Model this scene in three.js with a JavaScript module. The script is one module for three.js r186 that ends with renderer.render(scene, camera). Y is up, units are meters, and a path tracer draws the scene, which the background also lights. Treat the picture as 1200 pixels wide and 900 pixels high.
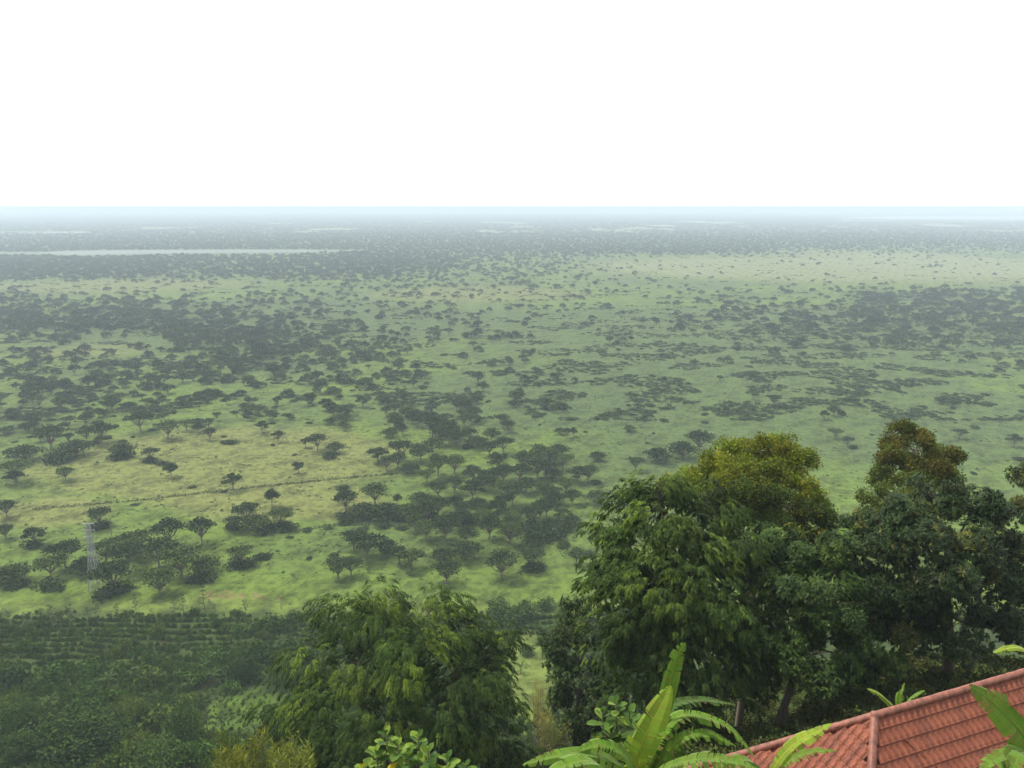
import * as THREE from 'three';
import { createNoise2D } from 'simplex-noise';
import { mergeGeometries } from 'three/addons/utils/BufferGeometryUtils.js';

// ------------------------------------------------------------------ camera, sky, sun, exposure
const FOCAL = 922, HALF_W = 600, HALF_H = 450, PITCH = Math.atan(208 / FOCAL), EYE = 110;   // focal length in picture units of 1200 x 900; metres above the plain
const scene = new THREE.Scene();
const camera = new THREE.PerspectiveCamera(2 * Math.atan(HALF_H / FOCAL) * 180 / Math.PI, 4 / 3, 0.1, 120000);
camera.position.set(0, EYE, 0);
camera.rotation.x = -PITCH;
scene.add(camera);

{ // a white, thinly overcast sky, brightest towards the horizon
  const W = 512, H = 256, data = new Float32Array(W * H * 4);
  for (let j = 0; j < H; j++) for (let i = 0; i < W; i++) {
    const up = Math.max(0, Math.sin(((j + 0.5) / H - 0.5) * Math.PI));
    const k = (j * W + i) * 4, l = 1.2 + 0.75 * Math.pow(1 - up, 4);
    data[k] = l * 0.975; data[k + 1] = l * 1.0; data[k + 2] = l * 1.03; data[k + 3] = 1;
  }
  const sky = new THREE.DataTexture(data, W, H, THREE.RGBAFormat, THREE.FloatType);
  sky.mapping = THREE.EquirectangularReflectionMapping; sky.magFilter = THREE.LinearFilter; sky.needsUpdate = true;
  scene.background = sky; scene.environment = sky;
}
const sun = new THREE.DirectionalLight(new THREE.Color(1, 0.92, 0.79), 5.0);
sun.position.set(-1150, 2300, -750); sun.castShadow = true; sun.shadow.radius = 3;
sun.shadow.mapSize.set(4096, 4096);
Object.assign(sun.shadow.camera, { left: -600, right: 600, top: 900, bottom: -300, near: 10, far: 6000 });
scene.add(sun, sun.target);
scene.fog = new THREE.FogExp2(new THREE.Color(0.745, 0.895, 1.0), 0.00026);
const renderer = new THREE.WebGLRenderer({ antialias: true });
renderer.toneMapping = THREE.LinearToneMapping; renderer.toneMappingExposure = 1.05;
renderer.shadowMap.enabled = true;

// ------------------------------------------------------------------ helpers
function rng(a) { return () => { a |= 0; a = a + 0x6D2B79F5 | 0; let t = Math.imul(a ^ a >>> 15, 1 | a); t = t + Math.imul(t ^ t >>> 7, 61 | t) ^ t; return ((t ^ t >>> 14) >>> 0) / 4294967296; }; }
const noise = createNoise2D(rng(7)), noise2 = createNoise2D(rng(19));
const fbm = (x, y, o = 4) => { let s = 0, a = 0.5; for (let i = 0; i < o; i++) { s += a * noise(x, y); x = x * 2.03 + 11; y = y * 2.03 - 7; a *= 0.5; } return s; };
const clamp = (x, a = 0, b = 1) => Math.min(b, Math.max(a, x)), lerp = (a, b, t) => a + (b - a) * t;
const smooth = (a, b, x) => { const t = clamp((x - a) / (b - a)); return t * t * (3 - 2 * t); };
const V = (x, y, z) => new THREE.Vector3(x, y, z);
const CP = Math.cos(PITCH), SP = Math.sin(PITCH);
// survey of the place: picture bearing (u, v) <-> points. d is metres ahead of the lookout (-z), drop is metres below the eye
const down = (v) => (v - HALF_H) * CP + FOCAL * SP, ahead = (v) => FOCAL * CP - (v - HALF_H) * SP;
const at = (u, v, d) => V((u - HALF_W) * d / ahead(v), EYE - down(v) * d / ahead(v), -d);
const onPlain = (u, v) => { const d = EYE * ahead(v) / down(v); return [(u - HALF_W) * d / ahead(v), d]; };
function bearing(x, y, d) { const q = (EYE - y) / d, v = (q * FOCAL * CP - FOCAL * SP) / (CP + q * SP) + HALF_H; return [x / d * ahead(v) + HALF_W, v]; }
const used = {};
function numbered(n) { const k = used[n] = (used[n] ?? -1) + 1; return k ? n + '_' + String(k).padStart(3, '0') : n; }
function tag(o, label, category, group, kind) { if (label) o.userData.label = label; if (category) o.userData.category = category; if (group) o.userData.group = group; if (kind) o.userData.kind = kind; return o; }
function mesh(name, geo, mat, parent) { const m = new THREE.Mesh(geo, mat); m.name = parent ? name : numbered(name); m.castShadow = m.receiveShadow = true; (parent ?? scene).add(m); return m; }
function thing(name, pos, label, category, group) { const g = new THREE.Group(); g.name = numbered(name); g.position.copy(pos); scene.add(g); return tag(g, label, category, group); }
function copyOf(o, pos, turn, s, label, group) {
  const c = o.clone(); c.name = numbered(o.userData.base ?? o.name); c.position.copy(pos); c.rotation.y = turn; c.scale.set(s[0], s[1], s[2]); c.userData = { ...o.userData }; delete c.userData.base;
  if (label) c.userData.label = label; if (group) c.userData.group = group; scene.add(c); return c;
}

// growing buffer of small faces
class Faces {
  constructor() { this.p = []; this.n = []; this.c = []; this.i = []; }
  // a leaf: base, two shoulders, tip
  leaf(bx, by, bz, dx, dy, dz, sx, sy, sz, len, wid, r, g, b, fold = 0) {
    const k = this.p.length / 3;
    let nx = sy * dz - sz * dy, ny = sz * dx - sx * dz, nz = sx * dy - sy * dx; const l = Math.hypot(nx, ny, nz) || 1; nx /= l; ny /= l; nz /= l;
    const mx = bx + dx * len * 0.45 - nx * fold * len, my = by + dy * len * 0.45 - ny * fold * len, mz = bz + dz * len * 0.45 - nz * fold * len, w = wid / 2;
    this.p.push(bx, by, bz, mx + sx * w, my + sy * w, mz + sz * w, bx + dx * len, by + dy * len, bz + dz * len, mx - sx * w, my - sy * w, mz - sz * w);
    for (let q = 0; q < 4; q++) { this.n.push(nx, ny, nz); this.c.push(r, g, b); }
    this.i.push(k, k + 1, k + 2, k, k + 2, k + 3);
  }
  tube(pts, radii, sides = 6, r = 1, g = 1, b = 1) {
    const k0 = this.p.length / 3; let prev = V(0.31, 0.17, 0.93);
    for (let j = 0; j < pts.length; j++) {
      const t = pts[Math.min(j + 1, pts.length - 1)].clone().sub(pts[Math.max(j - 1, 0)]).normalize();
      const s = prev.clone().addScaledVector(t, -prev.dot(t)).normalize(), u = t.clone().cross(s); prev = s;
      for (let q = 0; q < sides; q++) {
        const a = q / sides * 2 * Math.PI, x = Math.cos(a), y = Math.sin(a), n = s.clone().multiplyScalar(x).addScaledVector(u, y), p = pts[j].clone().addScaledVector(n, radii[j]);
        this.p.push(p.x, p.y, p.z); this.n.push(n.x, n.y, n.z); this.c.push(r, g, b);
      }
    }
    for (let j = 0; j + 1 < pts.length; j++) for (let q = 0; q < sides; q++) {
      const a = k0 + j * sides + q, b2 = k0 + j * sides + (q + 1) % sides; this.i.push(a, b2, a + sides, b2, b2 + sides, a + sides);
    }
  }
  build() {
    const g = new THREE.BufferGeometry();
    g.setAttribute('position', new THREE.Float32BufferAttribute(this.p, 3)); g.setAttribute('normal', new THREE.Float32BufferAttribute(this.n, 3));
    g.setAttribute('color', new THREE.Float32BufferAttribute(this.c, 3)); g.setIndex(this.i); return g;
  }
}
function unit(R) { const z = R() * 2 - 1, a = R() * 6.28318, s = Math.sqrt(1 - z * z); return [s * Math.cos(a), z, s * Math.sin(a)]; }
function perp(d, R) { const q = unit(R), k = q[0] * d[0] + q[1] * d[1] + q[2] * d[2]; let x = q[0] - k * d[0], y = q[1] - k * d[1], z = q[2] - k * d[2]; const l = Math.hypot(x, y, z) || 1; return [x / l, y / l, z / l]; }
function bend(a, b, sag, n = 5) { const out = []; for (let i = 0; i <= n; i++) { const t = i / n, p = a.clone().lerp(b, t); p.y += sag * Math.sin(t * Math.PI); out.push(p); } return out; }

// ------------------------------------------------------------------ materials
function grainTexture(size, octave, contrast, seed, mean = 0.86) {   // tileable grain that multiplies a base colour
  const R = rng(seed), d = new Uint8Array(size * size * 4), acc = new Float32Array(size * size); let amp = 1, tot = 0;
  for (let f = octave; f <= size / 2; f *= 2) {
    const g = new Float32Array(f * f).map(() => R() * 2 - 1);
    for (let y = 0; y < size; y++) for (let x = 0; x < size; x++) {
      const u = x / size * f, v = y / size * f, i = u | 0, j = v | 0, a = u - i, b = v - j, s = a * a * (3 - 2 * a), t = b * b * (3 - 2 * b), i1 = (i + 1) % f, j1 = (j + 1) % f;
      acc[y * size + x] += amp * lerp(lerp(g[j * f + i], g[j * f + i1], s), lerp(g[j1 * f + i], g[j1 * f + i1], s), t);
    }
    tot += amp; amp *= 0.8;
  }
  for (let k = 0; k < acc.length; k++) { const v = clamp(mean + acc[k] / tot * contrast * 2.2, 0.2, 1) * 255; d[k * 4] = v; d[k * 4 + 1] = v; d[k * 4 + 2] = v * 0.98; d[k * 4 + 3] = 255; }
  const t = new THREE.DataTexture(d, size, size); t.wrapS = t.wrapT = THREE.RepeatWrapping; t.magFilter = THREE.LinearFilter; t.minFilter = THREE.LinearMipmapLinearFilter; t.generateMipmaps = true; t.colorSpace = THREE.SRGBColorSpace; t.needsUpdate = true; return t;
}
const grain = grainTexture(1024, 8, 0.3, 3), clayGrain = grainTexture(512, 4, 0.24, 5, 0.88), barkGrain = grainTexture(256, 8, 0.4, 9, 0.75);
const MAT = {
  ground: new THREE.MeshPhysicalMaterial({ name: 'ground', vertexColors: true, map: grain, roughness: 1, specularIntensity: 0.3 }),
  acacia: new THREE.MeshPhysicalMaterial({ name: 'acacia_leaf', vertexColors: true, roughness: 0.9, specularIntensity: 0.15 }),
  acaciaPale: new THREE.MeshPhysicalMaterial({ name: 'pale_acacia_leaf', vertexColors: true, color: new THREE.Color(1.5, 1.4, 1.1), roughness: 0.9, specularIntensity: 0.15 }),
  acaciaDeep: new THREE.MeshPhysicalMaterial({ name: 'deep_acacia_leaf', vertexColors: true, color: new THREE.Color(0.75, 0.82, 0.8), roughness: 0.9, specularIntensity: 0.15 }),
  leaf: new THREE.MeshPhysicalMaterial({ name: 'leaf', vertexColors: true, roughness: 0.95, transmission: 0.3, specularIntensity: 0.2 }),
  glossyLeaf: new THREE.MeshPhysicalMaterial({ name: 'glossy_leaf', vertexColors: true, roughness: 0.5, specularIntensity: 0.22 }),
  bark: new THREE.MeshStandardMaterial({ name: 'bark', color: new THREE.Color(0.07, 0.055, 0.042), map: null, roughness: 0.95 }),
  paleBark: new THREE.MeshStandardMaterial({ name: 'pale_bark', color: new THREE.Color(0.16, 0.13, 0.1), roughness: 0.95 }),
  banana: new THREE.MeshPhysicalMaterial({ name: 'banana_leaf', vertexColors: true, roughness: 0.8, transmission: 0.4, specularIntensity: 0.3 }),
  bananaStem: new THREE.MeshStandardMaterial({ name: 'banana_stem', color: new THREE.Color(0.14, 0.15, 0.06), roughness: 0.7 }),
  silt: new THREE.MeshStandardMaterial({ name: 'silty_water', color: new THREE.Color(0.11, 0.14, 0.13), roughness: 0.85 }),
  water: new THREE.MeshStandardMaterial({ name: 'water', color: new THREE.Color(0.05, 0.07, 0.075), roughness: 0.06 }),
  steel: new THREE.MeshStandardMaterial({ name: 'galvanised_steel', color: new THREE.Color(0.3, 0.31, 0.31), roughness: 0.6, metalness: 0.3 }),
  tile: [0, 1, 2].map((k) => new THREE.MeshPhysicalMaterial({ specularIntensity: 0.4, name: 'roof_tile', color: new THREE.Color([0.24, 0.27, 0.205][k], [0.076, 0.088, 0.07][k], [0.046, 0.053, 0.046][k]), map: clayGrain, roughness: 0.6 })),
  cap: new THREE.MeshStandardMaterial({ name: 'ridge_cap', color: new THREE.Color(0.26, 0.09, 0.06), map: clayGrain, roughness: 0.55 }),
  plaster: new THREE.MeshStandardMaterial({ name: 'plaster', color: new THREE.Color(0.55, 0.47, 0.36), roughness: 0.95 }),
  wood: new THREE.MeshStandardMaterial({ name: 'timber', color: new THREE.Color(0.16, 0.09, 0.05), roughness: 0.8 }),
};

// ------------------------------------------------------------------ terrain
const PROFILE = [[-60, -8], [-20, 1], [0, 4.2], [6, 9], [10, 11.5], [15, 14.6], [22, 19], [36, 27.5], [60, 49], [90, 81], [100, 88], [130, 96.5], [170, 105], [200, 109.4], [222, 110], [1e6, 110]];
function profile(d) { let i = 0; while (d > PROFILE[i + 1][0]) i++; const [a, p] = PROFILE[i], [b, q] = PROFILE[i + 1]; return p + (q - p) * clamp((d - a) / (b - a)); }
const drop = (d) => d > 240 ? 110 : (profile(d - 2) + 2 * profile(d) + profile(d + 2)) / 4;
const HOUSE = (() => { // ridge end, ridge direction and slopes of the hip roof, in (x, d)
  const A = at(1025, 838, 15.5), B = (() => { const q = down(790) / ahead(790), d = (EYE - A.y) / q; return V((1190 - HALF_W) * d / ahead(790), A.y, -d); })();
  const r = B.clone().sub(A).normalize(), n = V(-r.z, 0, r.x);   // n points down the slope that faces the lookout
  if (n.z < 0) n.negate();
  return { A, r, n, half: 3.6, ridge: 9, pitch: 0.95 };
})();
function ground(x, d) {
  let h = EYE - drop(d);
  h += smooth(14, 21, x) * 9.5 * smooth(30, 54, d) * smooth(100, 66, d);
  h -= 9 * smooth(9, -9, x) * smooth(14, 34, d) * smooth(95, 62, d);
  const w = smooth(240, 120, d);
  h += w * (2.2 * noise2(x / 45, d / 45) + 0.7 * noise2(x / 13, d / 13)) * smooth(-5, 40, d);
  const q = V(x, 0, -d).sub(HOUSE.A), s = q.dot(HOUSE.r), t = q.dot(HOUSE.n), out = Math.max(-4.4 - s, s - 14, Math.abs(t) - 4.4);
  return lerp(HOUSE.A.y - 6.3, h, smooth(0, 3, out));
}
const GRASS = [0.104, 0.163, 0.025], STRAW = [0.148, 0.166, 0.05], OLIVE = [0.07, 0.108, 0.036], FLOOR = [0.05, 0.072, 0.03], PALE = [0.27, 0.27, 0.19], SOIL = [0.21, 0.135, 0.075];
const mix3 = (a, b, t) => [lerp(a[0], b[0], t), lerp(a[1], b[1], t), lerp(a[2], b[2], t)];
const inBlob = (u, v, [cx, cy, rx, ry]) => smooth(1.25, 0.75, Math.hypot((u - cx) / rx, (v - cy) / ry));
const spot = ([u, v, rx, ry]) => { const [x, d] = onPlain(u, v), [x1] = onPlain(u + rx, v), [, d1] = onPlain(u, v + ry), [, d2] = onPlain(u, v - ry); return { x, d: (d1 + d2) / 2, rx: x1 - x, rd: (d2 - d1) / 2 }; };
const inSpot = (x, d, s, wob = 0.25) => smooth(1.2, 0.8, Math.hypot((x - s.x) / s.rx, (d - s.d) / s.rd) + wob * fbm(x / s.rx * 2, d / s.rd * 2, 3));
const strawSpots = [[250, 545, 210, 45], [330, 590, 120, 22], [100, 410, 70, 9], [960, 316, 260, 16], [1120, 312, 160, 18], [140, 335, 150, 8], [560, 345, 120, 9], [60, 600, 70, 18]].map(spot);
const drySpots = [[960, 316, 250, 13], [1130, 312, 150, 14]].map(spot);
const paleSpots = [[30, 276, 80, 4.5]].map(spot), soilSpots = [[285, 702, 46, 5], [255, 698, 20, 4]].map(spot);
const scrubSpots = [[850, 400, 380, 40], [900, 480, 330, 60], [300, 380, 300, 30], [600, 470, 160, 40]].map(spot);
const clearings = (() => { const R = rng(77), out = []; for (let k = 0; k < 70; k++) { const v = 257 + 30 * Math.pow(R(), 0.8), rx = 7 + 26 * R() * R(); out.push(spot([R() * 1200 * (v > 281 ? 0.5 : 1), v, rx, 0.45 + 0.5 * R()])); } return out; })();   // irregular clearings, each with its own outline
const inClearing = (x, d, s) => Math.abs(x - s.x) < s.rx * 1.4 && Math.abs(d - s.d) < s.rd * 1.4 && Math.hypot((x - s.x) / s.rx, (d - s.d) / s.rd) + 0.35 * fbm(x / s.rx * 3, d / s.rd * 2, 2) < 1;
const greenSpots = [[480, 690, 240, 26], [600, 420, 120, 30], [950, 470, 200, 40]].map(spot);
function groundColor(x, d) {
  if (d < 205) {
    const k = 0.5 + 0.9 * fbm(x / 22, d / 22, 4), c = mix3([0.03, 0.048, 0.012], [0.05, 0.082, 0.018], clamp(k));
    const gap = smooth(1.2, 0.8, Math.hypot((x - 4) / 7, (d - 158) / 26) + 0.3 * fbm(x / 4, d / 4, 3));
    const slope = mix3(mix3(c, mix3(GRASS, STRAW, 0.4), gap), SOIL, 0.2 * smooth(0.25, 0.6, fbm(x / 9 + 50, d / 9, 3)));
    return mix3(mix3(slope, [0.072, 0.125, 0.016], 0.9 * smooth(1.15, 0.8, Math.hypot((x + 55) / 9, (d - 139) / 12) + 0.3 * fbm(x / 4, d / 4, 3))), mix3(GRASS, STRAW, 0.3), smooth(192 + 8 * noise(x / 12, 3), 204 + 8 * noise(x / 12, 3), d));
  }
  const n1 = fbm(x / 160, d / 160, 5), n2 = fbm(x / 14 + 9, d / 14, 3), n3 = fbm(x / 520 - 4, d / 520, 4);
  let c = mix3(GRASS, OLIVE, clamp(0.3 + 0.8 * n1 + 0.6 * n3));
  for (const s of strawSpots) c = mix3(c, STRAW, 0.85 * inSpot(x, d, s));
  for (const s of greenSpots) c = mix3(c, GRASS, 0.5 * inSpot(x, d, s));
  c = mix3(c, STRAW, 0.2 * clamp(n2 + 0.1));
  c = mix3(c, FLOOR, 0.18 * clamp(-n2 * 1.3 - 0.1));
  for (const s of scrubSpots) c = mix3(c, OLIVE, 0.8 * inSpot(x, d, s));
  if (d > 2000) for (const s of clearings) if (inClearing(x, d, s)) c = PALE;   // bare dry clearings in the woods
  for (const s of paleSpots) c = mix3(c, PALE, inSpot(x, d, s, 0.1));
  for (const s of drySpots) c = mix3(c, [0.19, 0.215, 0.1], 0.7 * inSpot(x, d, s, 0.15));
  for (const s of soilSpots) c = mix3(c, SOIL, 0.75 * inSpot(x, d, s, 0.5) * clamp(0.5 + 2 * fbm(x / 3, d / 2, 3)));
  return c;
}
{
  const ds = []; for (let d = -40; d < 250; d += d < 90 ? 2 : 1.4) ds.push(d);
  for (let d = 250; d < 90000; d *= 1.0125) ds.push(d);
  const NX = 340, P = new Float32Array(ds.length * (NX + 1) * 3), C = new Float32Array(P.length), UV = new Float32Array(ds.length * (NX + 1) * 2), I = [];
  ds.forEach((d, j) => {
    const w = 70 + 0.85 * Math.max(0, d);
    for (let i = 0; i <= NX; i++) {
      const x = (i / NX * 2 - 1) * w, k = j * (NX + 1) + i, c = groundColor(x, d);
      P[k * 3] = x; P[k * 3 + 1] = ground(x, d); P[k * 3 + 2] = -d; C.set(c, k * 3); UV[k * 2] = x / 31; UV[k * 2 + 1] = -d / 31;
      if (i < NX && j + 1 < ds.length) { const a = k, b = k + 1, e = k + NX + 1, f = e + 1; I.push(a, b, e, b, f, e); }
    }
  });
  const g = new THREE.BufferGeometry(); g.setAttribute('position', new THREE.BufferAttribute(P, 3)); g.setAttribute('color', new THREE.BufferAttribute(C, 3)); g.setAttribute('uv', new THREE.BufferAttribute(UV, 2)); g.setIndex(I); g.computeVertexNormals();
  tag(mesh('ground', g, MAT.ground), 'green hillside running down to a wide savanna plain', null, null, 'structure');
}
// water far out on the plain: outlines given as [bearing u, near v, far v]
const RIVER = [[-160, 298, 296.6], [0, 297.4, 296], [55, 297.3, 295.8], [80, 299, 294.4], [120, 298.6, 293.7], [180, 297.4, 293.2], [260, 296.4, 293], [340, 296, 293], [390, 294.8, 293.3], [430, 294.2, 293.8], [455, 294.05, 294.0]];
function inRiver(u, v) { if (u > 455) return false; let k = 0; while (k < RIVER.length - 2 && u > RIVER[k + 1][0]) k++; const a = RIVER[k], b = RIVER[k + 1], t = clamp((u - a[0]) / (b[0] - a[0])); return v > lerp(a[2], b[2], t) - 0.3 && v < lerp(a[1], b[1], t) + 3.0 * smooth(455, 360, u); }
function water(name, rows, label) {
  const P = [], I = [];
  rows.forEach(([u, v0, v1], k) => { for (const v of [v0, v1]) { const [x, d] = onPlain(u, v); P.push(x, 0.35, -d); } if (k) { const a = k * 2 - 2; I.push(a, a + 2, a + 1, a + 1, a + 2, a + 3); } });
  const g = new THREE.BufferGeometry(); g.setAttribute('position', new THREE.Float32BufferAttribute(P, 3)); g.setIndex(I); g.computeVertexNormals();
  tag(mesh(name, g, name === 'river' ? MAT.silt : MAT.water), label, null, null, 'structure');
}
water('river', RIVER, 'pale channel of water crossing the plain beyond the woods');
water('lake', [[990, 255.1, 255.0], [1010, 256.0, 254.2], [1060, 256.8, 253.3], [1140, 257.2, 253.1], [1240, 257.2, 252.9], [1400, 257.2, 252.8]], 'white sheet of lake water shining near the horizon');
water('lake', [[425, 251.4, 250.9], [440, 251.8, 250.4], [462, 251.4, 250.8]], 'small bright pool near the horizon beside two wider ones');
water('lake', [[492, 253.2, 252.6], [515, 253.8, 252.1], [540, 253.3, 252.7]], 'bright pool near the horizon between two other pools');
water('lake', [[545, 254.8, 254.1], [570, 255.6, 253.4], [605, 255.4, 253.4], [624, 254.8, 254.2]], 'widest of three small bright pools near the horizon');

// ------------------------------------------------------------------ acacias
function acacia(seed, o) {   // umbrella-crowned tree about o.h high and o.w wide, made of flat tiers of small leaf clumps
  const R = rng(seed), wood = new Faces(), crown = new Faces(), lobes = [], n = o.lobes;
  for (let k = 0; k < n; k++) {
    const a = k * 2.4 + R() * 0.9, r = (k === 0 ? 0.1 : Math.sqrt((k + 0.2) / n)) * o.w * 0.36, y = o.h * (0.97 - o.dome * (r / (o.w * 0.36)) ** 2 - R() * o.loose) - 0.5;
    lobes.push([Math.cos(a) * r, y, Math.sin(a) * r, o.w * (0.15 + 0.09 * R()), o.thick * (0.7 + 0.6 * R())]);
  }
  const fork = V((R() - 0.5) * 0.5, o.h * o.fork, (R() - 0.5) * 0.5);
  if (o.wood) {
    wood.tube(bend(V(0, -0.4, 0), fork, 0.05, 3), [o.w * 0.034, o.w * 0.027, o.w * 0.025, o.w * 0.022], 6);
    for (const [x, y, z] of lobes) { const e = V(x, y - 0.25, z), m = fork.clone().lerp(e, 0.55); m.y -= 0.1 * o.h * (R() - 0.2); wood.tube([fork, m, e], [o.w * 0.017, o.w * 0.011, o.w * 0.004], 4); }
  }
  for (const [x, y, z, rr, ry] of lobes) {
    const tone = 0.85 + 0.3 * R();
    for (let q = 0; q < o.clumps / n; q++) {
      const d = unit(R), k = Math.pow(R(), 0.4) * (0.9 + 0.25 * R()), up = Math.abs(R()) * 0.9 + 0.25; let dir = unit(R); dir[1] *= 0.5; const l = Math.hypot(...dir); dir = dir.map((t) => t / l);
      const s = perp(dir, R), sz = o.leaf * (0.6 + 0.8 * R()), t = tone * (0.75 + 0.5 * R());
      crown.leaf(x + d[0] * rr * k, y + d[1] * ry * k * (d[1] < 0 ? 0.7 : 1), z + d[2] * rr * k, ...dir, ...s, sz, sz * 0.8, 0.034 * t * o.tint[0], 0.056 * t * o.tint[1], 0.016 * t * o.tint[2]);
    }
  }
  return { wood: o.wood ? wood.build() : null, crown: crown.build() };
}
const T0 = [1, 1, 1];
const ACACIAS = [
  { label: 'broad acacia with a flat umbrella crown', seed: 11, h: 8.6, w: 13, lobes: 13, dome: 0.12, loose: 0.07, thick: 0.75, fork: 0.28 },
  { label: 'acacia with a high domed crown', seed: 12, h: 9.6, w: 12, lobes: 15, dome: 0.24, loose: 0.12, thick: 1.1, fork: 0.24 },
  { label: 'acacia with a loose open crown', seed: 13, h: 8.8, w: 11.5, lobes: 10, dome: 0.25, loose: 0.2, thick: 0.9, fork: 0.33 },
  { label: 'low wide acacia', seed: 14, h: 6.6, w: 13.5, lobes: 17, dome: 0.36, loose: 0.2, thick: 1.1, fork: 0.16 },
  { label: 'tall acacia with stepped tiers', seed: 15, h: 10.4, w: 12.5, lobes: 14, dome: 0.42, loose: 0.22, thick: 1.0, fork: 0.3 },
  { label: 'small vase-shaped acacia', seed: 16, h: 8.0, w: 7.5, lobes: 8, dome: 0.3, loose: 0.15, thick: 1.2, fork: 0.42 },
].map((a) => ({ clumps: 1150, leaf: 0.7, wood: true, tint: T0, ...a }));
const acaciaProtos = ACACIAS.map((a) => { const g = acacia(a.seed, a), t = new THREE.Group(); t.name = 'acacia_tree'; t.userData = { label: a.label, category: 'tree', group: 'acacia trees scattered over the plain', base: 'acacia_tree' }; mesh('trunk', g.wood, MAT.paleBark, t); mesh('crown', g.crown, MAT.acacia, t); return t; });
const acaciaWidth = ACACIAS.map((a) => a.w);
// bushes
function bushShape(seed, n, leaf, flat, tint = [0.036, 0.058, 0.018], lobesN = 7) {
  const R = rng(seed), f = new Faces(), lobes = []; for (let k = 0; k < lobesN; k++) { const a = k * 2.4 + R(), r = Math.sqrt(k / lobesN) * 0.62; lobes.push([Math.cos(a) * r, flat * (0.5 - 0.22 * r + 0.15 * R()), Math.sin(a) * r, 0.34 + 0.16 * R()]); }
  for (const [x, y, z, r] of lobes) { const tone = 0.8 + 0.4 * R(); for (let q = 0; q < n / lobesN; q++) {
    const d = unit(R), k = Math.pow(R(), 0.35), dir = unit(R), s = perp(dir, R), sz = leaf * (0.6 + 0.8 * R()), t = tone * (0.7 + 0.6 * R());
    f.leaf(x + d[0] * r * k, Math.max(0, y + d[1] * r * k * flat * 1.1), z + d[2] * r * k, ...dir, ...s, sz, sz * 0.75, tint[0] * t, tint[1] * t, tint[2] * t);
  } }
  return f.build();
}
const plainBush = [21, 22, 23].map((s) => bushShape(s, 800, 0.14, 0.62));
// surveyed trees of the near plain: [u, v of the foot, crown width in picture units, kind or -1, bush at the foot]
const SURVEY = [
  [77, 563, 23, 1], [201, 560, 18, 5], [246, 516, 17, 1], [326, 518, 17, 1], [350, 555, 19, 2], [273, 575, 26, 2], [319, 594, 18, 5], [177, 540, 24, 0, 1], [117, 618, 32, 0, 1], [41, 638, 29, 2, 1], [20, 565, 44, 0], [17, 568, 26, 2],
  [8, 606, 26, 1], [7, 632, 24, 1], [143, 536, 34, 3, 1], [197, 514, 31, 1], [165, 506, 36, 0], [90, 534, 46, 3], [60, 527, 40, 1], [30, 540, 44, 3], [120, 520, 34, 1], [372, 528, 30, 0], [393, 531, 26, 3], [307, 508, 19, 2], [20, 682, 44, 3], [60, 678, 40, 0], [2, 684, 40, 3], [77, 666, 46, 0],
  [125, 660, 46, 0], [160, 652, 50, 0], [200, 640, 40, 1], [237, 636, 36, 1], [133, 695, 54, 0, 1], [188, 698, 44, 1], [213, 678, 58, 0], [187, 665, 50, 0], [240, 672, 44, 3], [100, 672, 40, 3], [150, 670, 46, 0], [282, 662, 36, 0, 1], [275, 622, 28, 0], [300, 622, 42, 3], [330, 619, 36, 0, 1], [290, 615, 36, 0],
  [397, 679, 38, 0], [412, 675, 30, 0], [430, 655, 50, 0], [415, 645, 36, 0], [452, 648, 36, 3], [482, 667, 38, 2], [468, 660, 28, 2], [523, 684, 36, 1], [520, 660, 38, 3], [547, 655, 46, 3], [587, 678, 46, 1], [623, 667, 37, 0, 1], [675, 662, 30, 2], [500, 632, 34, 0], [522, 633, 38, 0], [598, 638, 30, 1],
  [405, 600, 32, 1], [440, 592, 34, 1], [425, 606, 40, 3], [455, 606, 40, 3], [480, 606, 34, 3], [466, 592, 12, 5],
  ...[[600, 300], [640, 280], [700, 270], [760, 300], [580, 380], [640, 360], [700, 340], [760, 370], [640, 420], [700, 410], [780, 390], [720, 460], [800, 450], [870, 400], [900, 380], [950, 340], [1010, 330], [1030, 380], [1090, 340], [1130, 300], [1110, 380], [960, 450], [1030, 470], [900, 470], [870, 300], [850, 260], [940, 260], [1000, 240], [1050, 230], [870, 200], [750, 160], [680, 150], [620, 140], [830, 160], [820, 300], [800, 330], [860, 340], [850, 440], [600, 440], [560, 470], [660, 470], [740, 430], [1000, 430], [1080, 440], [820, 500], [740, 520], [1050, 290], [990, 290], [930, 300], [430, 230], [500, 250], [580, 230], [540, 270], [460, 260], [510, 225], [620, 205], [650, 170], [700, 175], [780, 180], [820, 210]].map(([x, y], k) => [300 + x / 3, 465 + y / 3, 25 + (k * 7 % 10), [0, 2, 1, 4, 3, 0][k % 6]]),
  [770, 541, 36, 3], [800, 537, 40, 3], [820, 530, 36, 1], [745, 552, 25, 0], [660, 550, 30, 0], [700, 540, 24, 3], [655, 535, 30, 3], [690, 565, 28, 0], [640, 560, 30, 1], [966, 492, 12, 5], [735, 600, 22, 2], [640, 606, 30, 1], [650, 590, 32, 3], [668, 620, 34, 3], [700, 590, 34, 3], [625, 640, 36, 3],
];
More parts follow.
